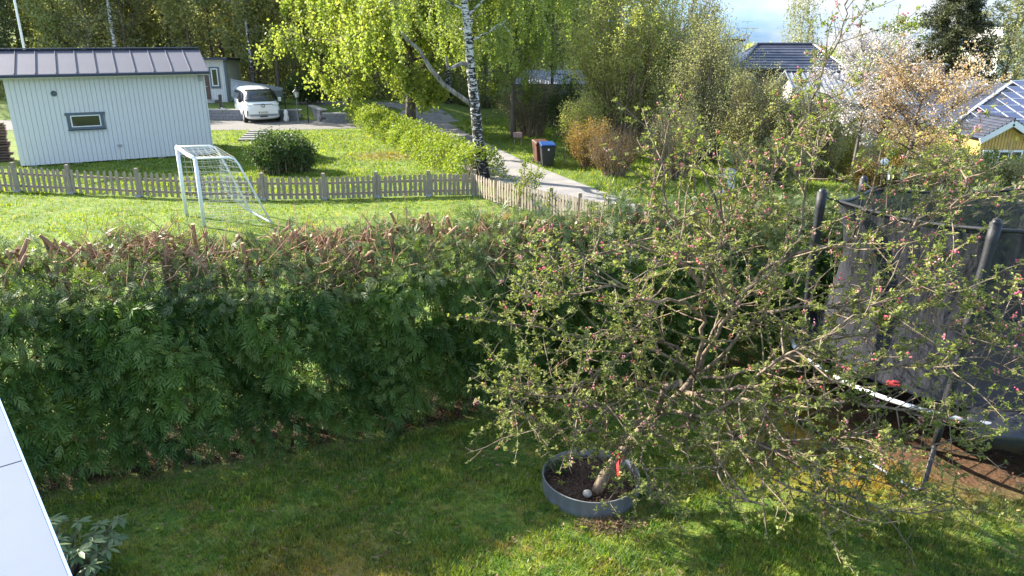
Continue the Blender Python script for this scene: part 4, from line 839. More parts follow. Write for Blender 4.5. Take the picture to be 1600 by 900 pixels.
tree('cherry_tree', gp3(1352, 25), 'white blossoming cherry with slender grey trunk behind the trampoline', 'tree', 4.4, .075, 1.95, z0=.30, nl=34, nt=13, nleaf=3800, size=.05, leaf='olive', barkm='barkgrey', seed=26, spread=.06, up=.9, extra=('blossom', 13000, .055))
tree('bronze_tree', gp3(1425, 23.5), 'copper leaved tree with forked dark trunk beside the garden lanterns', 'tree', 3.35, .12, 2.15, z0=.28, nl=30, nt=12, nleaf=11000, size=.062, leaf='bronze', barkm='barkbrown', seed=27, spread=.08, up=.6, extra=('blossom', 2200, .05))
# shrubs right of the road
shrub('willow_bush', gp3(975, 33), 'huge yellow green willow bush rising beside the road', 'shrub', 3.3, 2.4, 6.9, 100, 42000, .08, 'willow', seed=31, twigs=12, base=.35, spread=.10)
shrub('willow_bush', gp3(1060, 35), 'taller olive willow bush behind and right of the bright one', 'shrub', 2.8, 2.4, 7.2, 90, 30000, .08, 'olive', seed=32, twigs=12, spread=.10)
shrub('twiggy_bush', gp3(1105, 29.5), 'greyish twiggy bush in front of the dark house', 'shrub', 2.1, 1.6, 5.0, 90, 24000, .06, 'olive', seed=33, twigs=12, bare=.2, barkm='barkgrey')
shrub('twiggy_bush', gp3(1190, 28), 'tangled brownish bush between willow and blossoming cherry', 'shrub', 2.2, 1.5, 3.6, 90, 22000, .06, 'olive', seed=34, twigs=12, bare=.3)
shrub('twiggy_bush', gp3(1275, 27), 'low grey green bush left of the cherry trunk', 'shrub', 1.9, 1.3, 3.0, 70, 18000, .06, 'olive', seed=35, twigs=10, bare=.2)
shrub('twiggy_bush', gp3(1060, 25.8), 'brown leafed bush just beyond the hedge by the utility cabinet', 'shrub', 1.5, 1.1, 2.5, 70, 7000, .05, 'olive', seed=36, twigs=10, bare=.35)
shrub('spirea_bush', gp3(925, 28.3), 'orange coppery bush at the roadside right of the bins', 'shrub', 1.15, .8, 1.75, 60, 9000, .045, 'orange', seed=37, twigs=9)
shrub('spirea_bush', gp3(965, 26.2), 'reddish twiggy bush leaning over the road verge', 'shrub', 1.3, .8, 1.55, 110, 3800, .04, 'orange', seed=38, twigs=9, bare=.3)
shrub('leafy_bush', gp3(905, 31), 'fresh yellow green bush right behind the bins', 'shrub', 1.0, .9, 2.4, 50, 9000, .06, 'willow', seed=39, twigs=9)
shrub('brown_bush', gp3(830, 37.5), 'brownish bare bush behind the two bins', 'shrub', 1.9, 1.0, 3.0, 90, 8000, .06, 'olive', seed=40, twigs=10, bare=.4)
shrub('dark_bush', gp3(885, 37), 'dark green bush in the shade behind the bins', 'shrub', 1.5, 1.0, 2.7, 50, 9000, .07, 'lilac', seed=41)
for i, (px, Y, rx, H, lf, lab) in enumerate([(1490,22.5,1.6,1.4,'olive','dry grassy bush in front of the yellow house porch'), (1565,24,2.0,1.05,'lilac','green hedge bush before the yellow house'), (1320,30,1.6,3.0,'willow','yellowish bush behind the cherry trunk'), (1440,27,1.7,2.2,'willow','yellow green bush behind the copper tree'), (1625,22,1.6,1.2,'olive','olive bush at the far right edge beyond the hedge'), (1210,24,1.6,1.5,'olive','low tangled bush behind the trampoline corner'), (1520,28.5,.9,1.6,'olive','bush touching the porch of the yellow house'), (1390,23,1.2,1.0,'orange','low reddish plants under the garden lanterns')]):
    shrub('garden_bush', gp3(px, Y), lab, 'shrub', rx, rx*.7, H, 60, 12000, .062, lf, seed=50+i, twigs=9)
# round lilac on the lawn and small plants in front of the fence
shrub('round_bush', tuple(at_z(443, 268)), 'round dark green bush on the lawn behind the fence', 'shrub', 1.42, 1.15, 1.32, 100, 17000, .075, 'lilac', seed=61, twigs=10, z0=.05, base=.7)
q = at_z(825, 318); shrub('young_sapling', (float(q[0]), float(q[1])-.6, 0), 'upright bright green sapling rising in front of the road fence', 'sapling', .42, .35, 1.45, 9, 900, .06, 'hedgeleaf', seed=62, twigs=9, spread=.04, base=.3)
q = at_z(862, 330); shrub('young_sapling', (float(q[0]), float(q[1])-.6, 0), 'small pale sapling further along the road fence', 'sapling', .3, .3, .8, 6, 260, .055, 'hedgeleaf', seed=63, twigs=7, spread=.04)
q = at_z(808, 322); shrub('young_sapling', (float(q[0]), float(q[1])-.8, 0), 'thin single shoot left of the bright green sapling', 'sapling', .12, .12, 1.2, 3, 150, .05, 'hedgeleaf', seed=64, twigs=6, spread=.03)

# clipped yellow green hedge along the road
def hedge_strip(name, pts, wdt, h, n, size, leaf, label, seed):
    r = np.random.default_rng(seed); T = thing(name, (pts[0][0], pts[0][1], 0), label, 'hedge'); A = np.array(pts, float); s = np.concatenate([[0], np.cumsum(np.linalg.norm(np.diff(A, axis=0), axis=1))])
    def along(t): return np.stack([np.interp(t, s, A[:,0]), np.interp(t, s, A[:,1])], -1)
    g = G()
    for i in range(int(s[-1]*4)):
        t = r.uniform(0, s[-1]); c = along(t) + r.normal(size=2)*.2*wdt; gz = float(ground(*c)); q = curve([*c, gz], nrm(np.array([r.normal()*.2, r.normal()*.2, 1])), h*r.uniform(.7,.98), 4, (0,0,0), .1, r); g.tube(q - [pts[0][0], pts[0][1], 0], np.linspace(.02,.006,4), 4, False)
    tag(g.build('stems', M['twigbrown'], T), kind='stuff'); t = r.uniform(0, s[-1], n); c = along(t); c2 = along(np.minimum(t+.1, s[-1])+1e-6); d = nrm(c2 - along(t-.05)); nn = np.stack([-d[:,1], d[:,0]], 1)
    ph = r.uniform(0, math.pi, n); rad = np.clip(1 - np.abs(r.normal(size=n))*.16, 0, 1.05); bump_ = 1 + .16*np.sin(t*2.3) + .10*np.sin(t*5.1+1)
    off = np.cos(ph)*wdt*.62*rad*bump_; z = (np.sin(ph)**.6)*h*rad*bump_; P = np.stack([c[:,0]+nn[:,0]*off, c[:,1]+nn[:,1]*off, z + ground(c[:,0], c[:,1])], 1) + r.normal(size=(n,3))*.05
    g = G(); leaves(g, P - [pts[0][0], pts[0][1], 0], size, r, clump=.5+.5*np.sin(t*7+z*5)); g.build('foliage', M[leaf], T, tint=True); return T
hp = [at_z(728, 289), at_z(690, 272), at_z(645, 250), at_z(600, 222), at_z(570, 205), at_z(545, 190)]
hp = [(p[0]+.55, p[1]+.55) for p in hp]
hedge_strip('roadside_hedge', hp, 1.35, 1.05, 30000, .085, 'hedgeleaf', 'bright yellow green hedge between lawn and road', 71)
b = at_y(502, 163, 47); shrub('evergreen_bush', (float(b[0])-1.2, 48.5, .6), 'dark green bush behind the van on the upper lawn', 'shrub', 1.9, .9, 1.5, 40, 9000, .09, 'lilac', seed=72)

# ------------------------------------------------------------------ woodland behind the shed
protos = []
spec = [dict(H=13, r0=.2, R=2.6, z0=.3, kind='pine', leaf='needle', narrow=.45, nleaf=9000, size=.22, droop=.1), dict(H=11, r0=.16, R=2.6, z0=.18, leaf='forest', nleaf=10000, size=.19), dict(H=12, r0=.15, R=2.4, z0=.2, leaf='forestbright', nleaf=7000, size=.19, droop=.2),
        dict(H=10, r0=.14, R=2.3, z0=.2, leaf='olive', nleaf=5500, size=.15, barkm='barkgrey', nt=10), dict(H=12, r0=.2, R=2.4, z0=.08, kind='cone', leaf='needle', nl=60, narrow=.4, nleaf=12000, size=.24, droop=.3)]
labs = ['dark pine standing in the wood on the slope', 'mid green leafy tree standing in the wood on the slope', 'pale yellow green young tree standing in the wood', 'nearly bare grey tree standing in the wood', 'dark pointed spruce standing in the wood']
nms = ['pine_tree', 'leafy_tree', 'young_tree', 'bare_tree', 'spruce_tree']
R_ = random.Random(21); cells = []
for row, Y in enumerate((54, 58.5, 63.5, 69, 76, 85)):
    n = 13 + row
    for i in range(n):
        x = -44 + (i + R_.uniform(.15,.85)) * 44 / n * (1 + .10*row) - row*1.5; cells.append((x, Y + R_.uniform(-1.8, 1.8), row))
used = [0]*5
for x, Y, row in cells:
    if x > -1 and Y < 60: continue
    k = R_.choices(range(5), [2,4.5,3,4,.9] if row > 1 else [1,3,3,5,.5])[0]; z = float(ground(x, Y)); s = R_.uniform(.85, 1.25)
    if not used[k]:
        T = tree(nms[k], (x, Y, z), labs[k], 'tree', seed=80+k, spread=.24, group=['pines in the wood','leafy trees in the wood','young trees in the wood','bare trees in the wood','spruces in the wood'][k], **spec[k]); protos.append((k, T)); used[k] = 1
    else:
        T = copy_tree([t for kk, t in protos if kk == k][0]); T.location = (x, Y, z)
    T.rotation_euler.z = R_.uniform(0, 6.28); T.scale = (s, s, s*R_.uniform(.9,1.1))
# white birch stem and reddish mark in the wood
pb = gp3(186, 52); tree('birch_tree', pb, 'white stemmed birch in the wood right behind the shed roof', 'tree', 14, .17, 2.4, z0=.45, kind='round', nl=24, nt=6, nleaf=5000, size=.16, leaf='forestbright', barkm='birch', seed=91, spread=.25)
tree('birch_tree', gp3(397, 51.5), 'thin pale trunked birch behind the parked van', 'tree', 13, .12, 2.2, z0=.3, nl=26, nt=8, nleaf=4000, size=.15, leaf='olive', barkm='birch', seed=92, spread=.2)
# undergrowth on the slope: saplings and brush nobody could count
r = np.random.default_rng(99); n = 110000; X = r.uniform(-50, 4, n); Yy = 52.5 + 42 * r.uniform(size=n) ** 1.6; cell = np.sin(X*1.1)*np.sin(Yy*.9+X*.3); Z = ground(X, Yy) + np.abs(r.normal(size=n)) * (.9 + .8*cell)
k = ~((X > -24) & (X < -14) & (Yy < 54)); g = G(); leaves(g, np.stack([X, Yy, Z], 1)[k], .205, r, clump=np.clip(.5+.5*np.sin(X*.7+Yy*.5), 0, 1)[k]); tag(g.build('undergrowth', M['forest'], tint=True), kind='stuff')
r = np.random.default_rng(98); g = G()
for i in range(700):
    x, y = r.uniform(-50, 3), 52.5 + 20*r.uniform()**1.5; q = curve([x, y, float(ground(x, y))], nrm(np.array([r.normal()*.3, r.normal()*.3, 1])), r.uniform(1.5, 5), 5, (0,0,0), .12, r); g.tube(q, np.linspace(.03,.008,5), 3, False)
tag(g.build('thicket_stems', M['barkgrey'], tint=False), kind='stuff')
# far tree line and hill to the right
g = G(); xx = np.linspace(-30, 400, 90); 
V = []
for k_, (dy, hz) in enumerate(((0,-3),(4,-1.6),(30,-.6),(90,.2),(160,-8))):
    for x in xx: V.append([x, 230 + dy, hz + (.8*math.sin(x*.031)+.4*math.sin(x*.083+1)) * (1 if k_ else 0)])
i = np.arange(4)[:,None]*90; j = np.arange(89)[None]; g.add(V, np.stack([i+j, i+j+1, i+90+j+1, i+90+j], -1).reshape(-1,4)); tag(g.build('hill', simple('distant wooded hill', (.05,.065,.035,1), .95, var=.5, scale=.35), smooth=True), kind='structure')
r = np.random.default_rng(97); n = 26000; X = r.uniform(20, 260, n); q = r.uniform(size=n); Yy = 232 + 60*q; Z = np.interp(Yy-230, [0,4,30,90], [-3,-1.6,-.6,.2]) + .8*np.sin(X*.031)+.4*np.sin(X*.083+1) + np.abs(r.normal(size=n))*.8; g = G(); leaves(g, np.stack([X,Yy,Z],1), 1.1, r); tag(g.build('far_wood', M['forest'], tint=True), kind='stuff')

# ------------------------------------------------------------------ thuja hedge with cut-back top
HD = nrm(np.array([.935, .355, 0])); HN = np.array([-HD[1], HD[0], 0]); H0 = np.array([-8.0, 8.98 - .38*8.0, 0])     # s metres along, w metres across
H0 = np.array([-8.0, 5.90, 0]); HLEN = 22.0; HW = 1.15
def htop(s): return 2.56 - .038 * s + .05*np.sin(s*1.9) + .04*np.sin(s*4.3+1) 
def hface(s, z): # outward bulge of the front face
    return .10*np.sin(s*2*math.pi/1.35+.5*np.sin(s)) + .08*np.sin(s*3.9+z*2.3) + .05*np.sin(z*5+s*7) + .16*np.clip((z-.2)/1.4,0,1) - .52*np.clip((z-1.55)/.9,0,1)**1.4
def htopw(s, w): return htop(s) + .07 - .40*np.clip(1 - (np.asarray(w)+.08)/.62, 0, 1)**1.1
def hp3(s, w, z): return H0 + np.outer(s, HD) + np.outer(w, HN) + np.outer(z, [0,0,1])
hedge = thing('thuja_hedge', tuple(H0), 'tall dark green thuja hedge with bare cut stems along its top', 'hedge')
r = np.random.default_rng(5)
# frond: flat feathery spray; x along the stem
fv, ff = [], []
def sliver(a, b, w):
    a = np.array(a, float); b = np.array(b, float); d = b - a; p = np.array([-d[1], d[0], 0]) / np.linalg.norm(d) * w; m = a + d*.45; k = len(fv)
    fv.extend([a, m + p, b, m - p]); ff.append([k, k+1, k+2, k+3])
sliver([0,0,0],[1,0,0],.03)
for i in range(5):
    x = .08 + i*.165; L_ = .48*(1 - .5*i/5)
    for s_ in (-1, 1): sliver([x,0,0],[x + L_*.78, s_*L_*(.66 if i % 2 else .50), -.05 - .03*i + .03*s_*(i % 3)],.037)
FV, FF = np.array(fv), np.array(ff)
def fronds(P, D, size, up, r, tint):
    X = nrm(D); Yv = nrm(np.cross(up, X)); Z = np.cross(X, Yv); g = G(); S = size * r.uniform(.45, 1.45, len(P)); g.scatter(FV, FF, P, X, Yv, Z, S, tint); return g
def add_fronds(name, mat, s, w, z, outw, size, droop=.5, rr=.5, gap=True):
    n = len(s); 
    P = hp3(s, w, z); D = outw[:,None]*HN + r.normal(size=(n,3))*rr + np.array([0,0,-droop]); up = -outw[:,None]*HN*-1 + r.normal(size=(n,3))*.6 + np.array([0,0,.4])
    cl = .5 + .35*np.sin(s*5.1+z*3) + .2*np.sin(s*1.3 - z*4.1) + .25*np.sin(s*13+z*11)
    tint = np.clip(cl*.6 + r.uniform(0,.45,n), 0, 1); k = r.uniform(size=n) < .86; tint = np.where(k, np.minimum(tint, .90), tint)
    g = fronds(P - H0, D, size, up, r, tint); return tag(g.build(name, M[mat], hedge, tint=True), kind='stuff')
# front face
n = 30000; s = r.uniform(0, HLEN*.78, n); z = .12 + (htop(s)-.50)*r.uniform(size=n)**.9
holes = (np.sin(s*2.2+1.0)*np.sin(z*3.1+s*.8) > .78) & (z < 1.9) & (z > .4); keep = ~(holes & (r.uniform(size=n) < .93)) & ~((z < .33 + .12*np.sin(s*2.7)) & (r.uniform(size=n) < .65))
s, z = s[keep], z[keep]; w = -hface(s, z)*1.0 + np.abs(r.normal(size=len(s)))*.09 - .17*np.sin(s*11+2*np.sin(z*5))*np.sin(z*9.5+1.7*np.sin(s*6)); f1 = add_fronds('foliage', 'thuja', s, w, z, -np.ones(len(s)), .215, .5, .55)
n = 5200; s = r.uniform(0, HLEN*.78, n); z = .25 + (htop(s)-.55)*r.uniform(size=n)**.8; w = -hface(s, z) - .05 - np.abs(r.normal(size=n))*.05; kk = np.sin(s*7.3+z*4)*np.sin(z*6-s*2.1) > -.35; add_fronds('new_growth', 'thujanew', s[kk], w[kk], z[kk], -np.ones(kk.sum()), .15, .1, .75)
# inner depth and far side
n = 8500; s = r.uniform(0, HLEN*.8, n); z = .35 + 2.0*r.uniform(size=n); w = r.uniform(.15, HW-.1, n); add_fronds('inner_foliage', 'thuja', s, w, np.minimum(z, htopw(s, w)-.2), r.choice([-1.,1.], n), .20, .4, .6)
n = 5000; s = r.uniform(0, HLEN, n); z = np.minimum(.25 + 2.3*r.uniform(size=n), htop(s)-.05); w = HW + hface(s+3, z)*.7 - np.abs(r.normal(size=n))*.1; add_fronds('back_foliage', 'thuja', s, w, z, np.ones(n), .22, .6, .45)
n = 9500; s = r.uniform(0, HLEN, n); w = np.where(r.uniform(size=n) < .72, r.uniform(-.20, .48, n), r.uniform(.75, 1.2, n)); z = htopw(s, w) + r.normal(size=n)*.05 - .08*np.abs(np.sin(s*2.3)); add_fronds('top_foliage', 'thujasun', s, w, z, r.normal(size=n), .15, -.15, .8)
# to the right the top stays green
n = 5200; s = 8.3 + (HLEN-8.3)*r.uniform(size=n); w = r.uniform(-.1, HW+.1, n); z = htopw(s, w) + .02 + r.normal(size=n)*.10; add_fronds('top_foliage', 'thujasun', s, w, z, r.normal(size=n), .16, -.35, .8)
# trunks and boughs
g = G(); stubs = []
for i in range(int(HLEN/.55)):
    s0 = .25 + i*.55 + r.uniform(-.12,.12); b0 = np.array([s0, HW*.5 + r.uniform(-.1,.1), 0])
    for m in range(r.integers(2, 4)):
        top = b0 + [r.uniform(-.35,.35), r.uniform(-.18,.42), 0]; zt = float(htop(np.array(s0))) - r.uniform(.02,.25)
        t = np.linspace(0, 1, 6)[:,None]; q = np.concatenate([b0[None,:2]*(1-t) + top[None,:2]*t, t*zt], 1) + r.normal(size=(6,3))*.025; q[0] = b0; q[:,2] = np.abs(q[:,2])
        W3 = q[:,0:1]*HD + q[:,1:2]*HN + q[:,2:3]*np.array([0,0,1]); g.tube(W3, np.linspace(.055,.026,6), 6); stubs.append(W3[-1])
        for b in range(5):
            k = r.uniform(.3,1); p = lerp_pts(W3, np.array([k]))[0]; d = nrm(r.normal(size=3)*[1,1,.3] + [0,0,.25]); g.tube(curve(p, d, r.uniform(.25,.55), 4, (0,0,.2), .1, r), [.014,.010,.007,.004], 4, False)
g.build('trunks', M['barkred'], hedge)
# bare wiry twigs lying over the top
g = G()
for i in range(3400):
    s0 = r.uniform(.5, 13.5) if i < 2900 else r.uniform(13, HLEN); 
    if s0 > 8.5 and r.uniform() < .35: continue
    if math.sin(s0*2.6+.7*math.sin(s0*1.1)) > .35 and r.uniform() < .8: continue
    w0 = r.uniform(.05, HW+.05); z0_ = float(htopw(s0, w0)) - r.uniform(.05,.22); p = s0*HD + w0*HN + [0,0,z0_]; d = nrm(np.array([r.normal(), r.normal()*.8, r.uniform(.0,1.1)])); g.tube(curve(p, d, r.uniform(.10,.48), 5, (r.normal()*.7, r.normal()*.7, r.uniform(-.4,.6)), .12, r), np.linspace(r.uniform(.005,.011),.003,5), 4, False)
tag(g.build('bare_twigs', M['topsticks'], hedge), kind='stuff')
g = G(); n = 5200; s = r.uniform(.3, HLEN, n); w = r.uniform(.1, HW-.05, n); z = htopw(s, w) - .09 - np.abs(r.normal(size=n))*.10; D = nrm(r.normal(size=(n,3))*[1,1,.5]); X, Yv, Z = frames(D, None, r); P = hp3(s, w, z) - H0; g.scatter([[0,-.5,0],[1,-.3,0],[1,.3,0],[0,.5,0]], [[0,1,2,3]], P, X, Yv, Z, np.stack([r.uniform(.05,.20,n), np.full(n,.010), np.full(n,.01)],1), r.uniform(0,1,n)); tag(g.build('dry_litter', M['litter'], hedge, tint=True), kind='stuff')
# stubby cut stems: every one its own piece
variants = []
for k in range(6):
    g = G(); hgt = r.uniform(.06,.22); q = np.array([[0,0,-.15],[r.normal()*.01, r.normal()*.01, 0],[r.normal()*.025, r.normal()*.025, hgt]]); rr_ = r.uniform(.010,.026); g.tube(q, [rr_*1.15, rr_, rr_*.9], 8)
    if k % 2: e = q[1] + nrm([r.normal(), r.normal(), .9]) * .13; g.tube([q[1]-[0,0,.05], e], [rr_*.7, rr_*.55], 6)
    me = g.mesh('cut_stem', M['barkred'], smooth=False); me.materials.append(M['cut'])
    for p in me.polygons:
        if len(p.vertices) > 4 and p.normal.z > .25: p.material_index = 1
    variants.append(me)
for i in range(170):
    s0 = r.uniform(1.0, 13.5) if i < 145 else r.uniform(13.5, HLEN-1)
    if i < 145: s0 = 1.0 + 11.5*((i//6)+.5)/25 + r.normal()*.11; w0 = .30 + .75*r.uniform() + r.normal()*.05
    else: w0 = r.uniform(.2, 1)
    p = s0*HD + w0*HN + [0,0,float(htopw(s0, w0)) - .07]; inst('cut_stem', variants[i%6], hedge, tuple(p), (r.normal()*.5, r.normal()*.5, r.uniform(0,6.3)), (1,1,r.uniform(.8,1.25)))
# fallen scraps at the hedge foot
g = G(); n = 1300; s = r.uniform(0, HLEN*.7, n); w = -.05 + r.normal(size=n)*.22; P = hp3(s, w, np.full(n,.02)); D = nrm(r.normal(size=(n,3))*[1,1,.15]); X, Yv, Z = frames(D, np.array([[0,0,1.]]).repeat(n,0), r); g.scatter([[0,-.5,0],[1,-.3,0],[1,.3,0],[0,.5,0]], [[0,1,2,3]], P, X, Yv, Z, np.stack([r.uniform(.03,.12,n), np.full(n,.008), np.full(n,.01)],1), r.uniform(0,1,n)); tag(g.build('fallen_twigs', M['litter'], tint=True), kind='stuff')

# ------------------------------------------------------------------ planter ring
PC = np.array([.86, 7.0, 0]); pl_ = thing('planter_ring', tuple(PC), 'round galvanised metal planter ring around the apple tree foot', 'planter')
g = G(); a = np.linspace(0, 2*math.pi, 64, endpoint=False); rad = .525 + .006*np.sin(a*3)
for r0_, r1_, z0_, z1_ in ((rad, rad, -.03, .215),): pass
ring = lambda rr_, z: np.stack([rr_*np.cos(a), rr_*np.sin(a), np.full(64, z) + .004*np.sin(a*2)], 1)
g.v = []; stack = np.concatenate([ring(rad,-.03), ring(rad,.185), ring(rad+.006,.192), ring(rad+.004,.200), ring(rad-.008,.198), ring(rad-.008,.05)]); i = np.arange(5)[:,None]*64; j = np.arange(64)[None]; j2 = (j+1)%64; g.add(stack, np.stack([i+j, i+j2, i+64+j2, i+64+j], -1).reshape(-1,4)); g.build('metal_ring', M['zinc'], pl_, smooth=True)
g = G(); rs = np.linspace(0, .515, 12); V = [[0,0,.10]]; 
for q in rs[1:]:
    for t in a: V.append([q*math.cos(t), q*math.sin(t), .10 + .02*math.sin(t*3+q*9) + r.normal()*.006 - .03*(q>.45)])
V = np.array(V); F3 = [[0, 1+k, 1+(k+1)%64] for k in range(64)]; g.add(V, F3); i = 1+np.arange(10)[:,None]*64; j = np.arange(64)[None]; j2 = (j+1)%64; g.f.append(np.stack([i+j, i+64+j, i+64+j2, i+j2], -1).reshape(-1,4)); g.t.append(np.full(640,.5)); g.build('soil', M['soil'], pl_, smooth=True)
n = 1500; t = r.uniform(0,2*math.pi,n); q = .5*np.sqrt(r.uniform(size=n)); g = G(); P = np.stack([q*np.cos(t), q*np.sin(t), np.full(n,.118)],1); D = nrm(r.normal(size=(n,3))*[1,1,.3]); X,Yv,Z = frames(D,None,r); g.scatter([[0,-.5,0],[1,-.35,0],[1,.4,0],[0,.5,0]], [[0,1,2,3]], P, X, Yv, Z, np.stack([r.uniform(.01,.035,n), r.uniform(.008,.016,n), np.full(n,.01)],1), r.uniform(0,1,n)**1.6); tag(g.build('bark_chips', M['chip'], pl_, tint=True), kind='stuff')
shrub('weed', (PC[0]-.36, PC[1]+.16, .10), 'small green weed growing inside the planter by its left rim', 'weed', .13, .12, .16, 10, 130, .05, 'lilac', seed=101, twigs=4, spread=.02, z0=.1)
shrub('weed', (PC[0]-.33, PC[1]-.08, .10), 'tiny pale seedling near the middle left of the planter soil', 'weed', .05, .05, .07, 4, 22, .03, 'hedgeleaf', seed=102, twigs=3, spread=.01)
q = at_z(918, 768, .16); stn = thing('pebble', (float(q[0]), float(q[1]), .10), 'pale rounded stone lying in the planter at the trunk foot', 'stone'); g = G(); g.lathe([(.005,0),(.04,.01),(.052,.035),(.04,.06),(.005,.072)], k=12); g.build('stone', M['concrete'], stn, smooth=True)
g = G(); n = 500; P = np.stack([PC[0]+.12+r.normal(size=n)*.16, PC[1]-.66+r.normal(size=n)*.06, np.abs(r.normal(size=n))*.02+.012],1); D = nrm(r.normal(size=(n,3))*[1,.7,.25]); X,Yv,Z = frames(D,None,r); g.scatter([[0,-.5,0],[1,-.35,.1],[1,.4,.1],[0,.5,0]], [[0,1,2,3]], P, X, Yv, Z, np.stack([r.uniform(.05,.13,n), np.full(n,.006), np.full(n,.01)],1), r.uniform(0,1,n)); tag(g.build('straw_heap', M['litter'], tint=True), kind='stuff')

# ------------------------------------------------------------------ apple tree
ar = np.random.default_rng(2024)
def W3(px, py, Y): return at_y(px, py, Y)
TB = at_z(930, 772, .08); TB[1] = max(TB[1], 6.62)
apple = thing('apple_tree', tuple(TB), 'leaning old apple tree with pink buds spreading over the lawn', 'tree')
tk = np.array([TB, W3(948,738,6.75), W3(972,706,6.9), W3(1003,670,7.05), W3(1036,640,7.2), W3(1066,612,7.35), W3(1085,588,7.45)])
F_ = tk[-1]
mains = [  # each: thickness, [(px,py,Y)...]
 (.050, [(1085,588,7.45),(1094,545,7.5),(1100,500,7.5),(1098,455,7.5),(1112,405,7.5),(1140,368,7.5),(1180,318,7.55),(1220,250,7.6),(1252,190,7.6),(1272,150,7.6),(1290,100,7.6),(1318,40,7.6),(1330,-10,7.6)]),
 (.045, [(1085,588,7.45),(1110,540,7.2),(1140,490,7.0),(1180,440,6.9),(1228,405,6.8),(1275,388,6.7),(1330,376,6.6),(1380,371,6.5),(1420,360,6.4),(1462,338,6.3),(1505,308,6.2),(1548,297,6.1)]),
 (.040, [(1085,588,7.45),(1120,565,7.2),(1160,520,7.0),(1200,490,6.8),(1260,478,6.6),(1320,474,6.5),(1375,460,6.4),(1430,425,6.3),(1480,392,6.2)]),
 (.040, [(1085,588,7.45),(1125,590,7.1),(1180,575,6.9),(1240,560,6.7),(1300,525,6.5),(1360,522,6.4),(1420,505,6.3),(1500,512,6.2),(1560,500,6.1),(1598,470,6.0)]),
 (.040, [(1066,612,7.35),(1120,610,7.0),(1180,600,6.7),(1250,600,6.5),(1330,592,6.3),(1400,575,6.2),(1470,560,6.1),(1520,560,6.0),(1580,548,5.9)]),
 (.038, [(1066,612,7.35),(1130,625,6.9),(1190,628,6.6),(1222,622,6.45),(1270,625,6.3),(1335,628,6.2),(1400,640,6.1),(1462,652,6.0),(1530,640,5.95),(1578,602,5.9)]),
 (.036, [(1036,640,7.2),(1100,650,6.8),(1165,625,6.5),(1200,655,6.3),(1212,685,6.2),(1260,705,6.1),(1305,690,6.1),(1350,680,6.1),(1420,700,6.0),(1490,690,6.0),(1520,688,6.0)]),
 (.034, [(1036,640,7.2),(1110,665,6.7),(1180,690,6.3),(1240,720,6.1),(1290,755,6.0),(1340,780,5.95),(1390,800,5.9),(1450,796,5.9),(1495,770,5.9)]),
 (.030, [(1066,612,7.35),(1130,640,6.8),(1190,700,6.3),(1230,740,6.1),(1280,730,6.05),(1340,740,6.0),(1400,745,6.0)]),
 (.034, [(1085,588,7.45),(1050,560,7.3),(1010,545,7.2),(965,560,7.1),(925,590,7.0),(880,605,6.9),(835,600,6.85),(785,612,6.8)]),
 (.034, [(1085,588,7.45),(1055,545,7.5),(1015,520,7.5),(960,515,7.5),(905,525,7.45),(860,515,7.4),(800,508,7.4),(770,500,7.4)]),
 (.032, [(1098,455,7.5),(1070,420,7.6),(1030,395,7.7),(985,384,7.7),(940,395,7.7),(900,410,7.7),(855,435,7.7),(815,470,7.7)]),
 (.030, [(1098,455,7.5),(1070,400,7.4),(1050,350,7.4),(1038,300,7.4),(1036,250,7.4),(1035,205,7.4)]),
 (.028, [(1100,500,7.5),(1060,470,7.2),(1010,470,7.0),(960,450,6.9),(905,455,6.9),(850,470,6.8),(810,445,6.8)]),
 (.028, [(1003,670,7.05),(960,645,6.9),(915,630,6.8),(870,620,6.7),(820,620,6.7),(790,640,6.7)]),
 (.026, [(972,706,6.9),(940,680,6.8),(900,668,6.7),(860,672,6.6),(825,655,6.6),(800,625,6.6)]),
 (.026, [(1036,640,7.2),(1020,670,6.8),(1000,710,6.6),(1015,760,6.4),(1040,790,6.35)]),
 (.028, [(1112,405,7.5),(1135,360,7.8),(1150,310,8.0),(1165,270,8.1),(1180,245,8.2)]),
 (.026, [(1140,368,7.5),(1120,320,7.4),(1105,280,7.4),(1090,250,7.4)]),
 (.026, [(1228,405,6.8),(1250,350,6.9),(1262,300,6.9),(1272,255,6.9),(1278,225,6.9)]),
 (.024, [(1330,376,6.6),(1352,330,6.6),(1365,300,6.6),(1380,270,6.6)]),
 (.022, [(1420,360,6.4),(1445,330,6.4),(1458,290,6.4),(1466,262,6.4)]),
 (.020, [(1505,308,6.2),(1514,280,6.2),(1522,252,6.2)]),
 (.024, [(1180,600,6.7),(1215,560,6.4),(1270,540,6.2),(1330,500,6.1),(1380,470,6.0),(1440,450,6.0),(1500,470,5.95)]),
 (.024, [(1130,640,6.8),(1150,690,6.3),(1200,740,6.0),(1260,770,5.85),(1310,790,5.8)]),
 (.022, [(1200,790,5.9),(1150,775,6.0),(1120,740,6.2),(1135,690,6.4),(1165,660,6.5)]),
 (.022, [(1094,545,7.5),(1130,500,7.9),(1170,460,8.1),(1210,440,8.2),(1240,430,8.2)]),
 (.014, [(1010,665,7.05),(992,690,6.75),(990,730,6.55),(1004,768,6.45)]),
 (.016, [(1036,640,7.2),(1010,640,6.9),(985,670,6.7),(968,700,6.6),(955,730,6.5)]),
 (.018, [(1085,588,7.45),(1080,640,6.9),(1070,690,6.6),(1085,735,6.4)]),
 (.018, [(1066,612,7.35),(1020,600,7.0),(980,620,6.8),(935,650,6.7),(900,700,6.6)]),
 (.020, [(1140,490,7.0),(1120,440,6.8),(1080,410,6.7),(1030,420,6.6),(985,440,6.6)]),
]
g = G(); kk = np.interp(np.linspace(0,1,7), [0,.5,1], [.066,.052,.038]); g.tube(tk - TB, kk, 12)
g.build('trunk', M['barkapple'], apple, smooth=True)
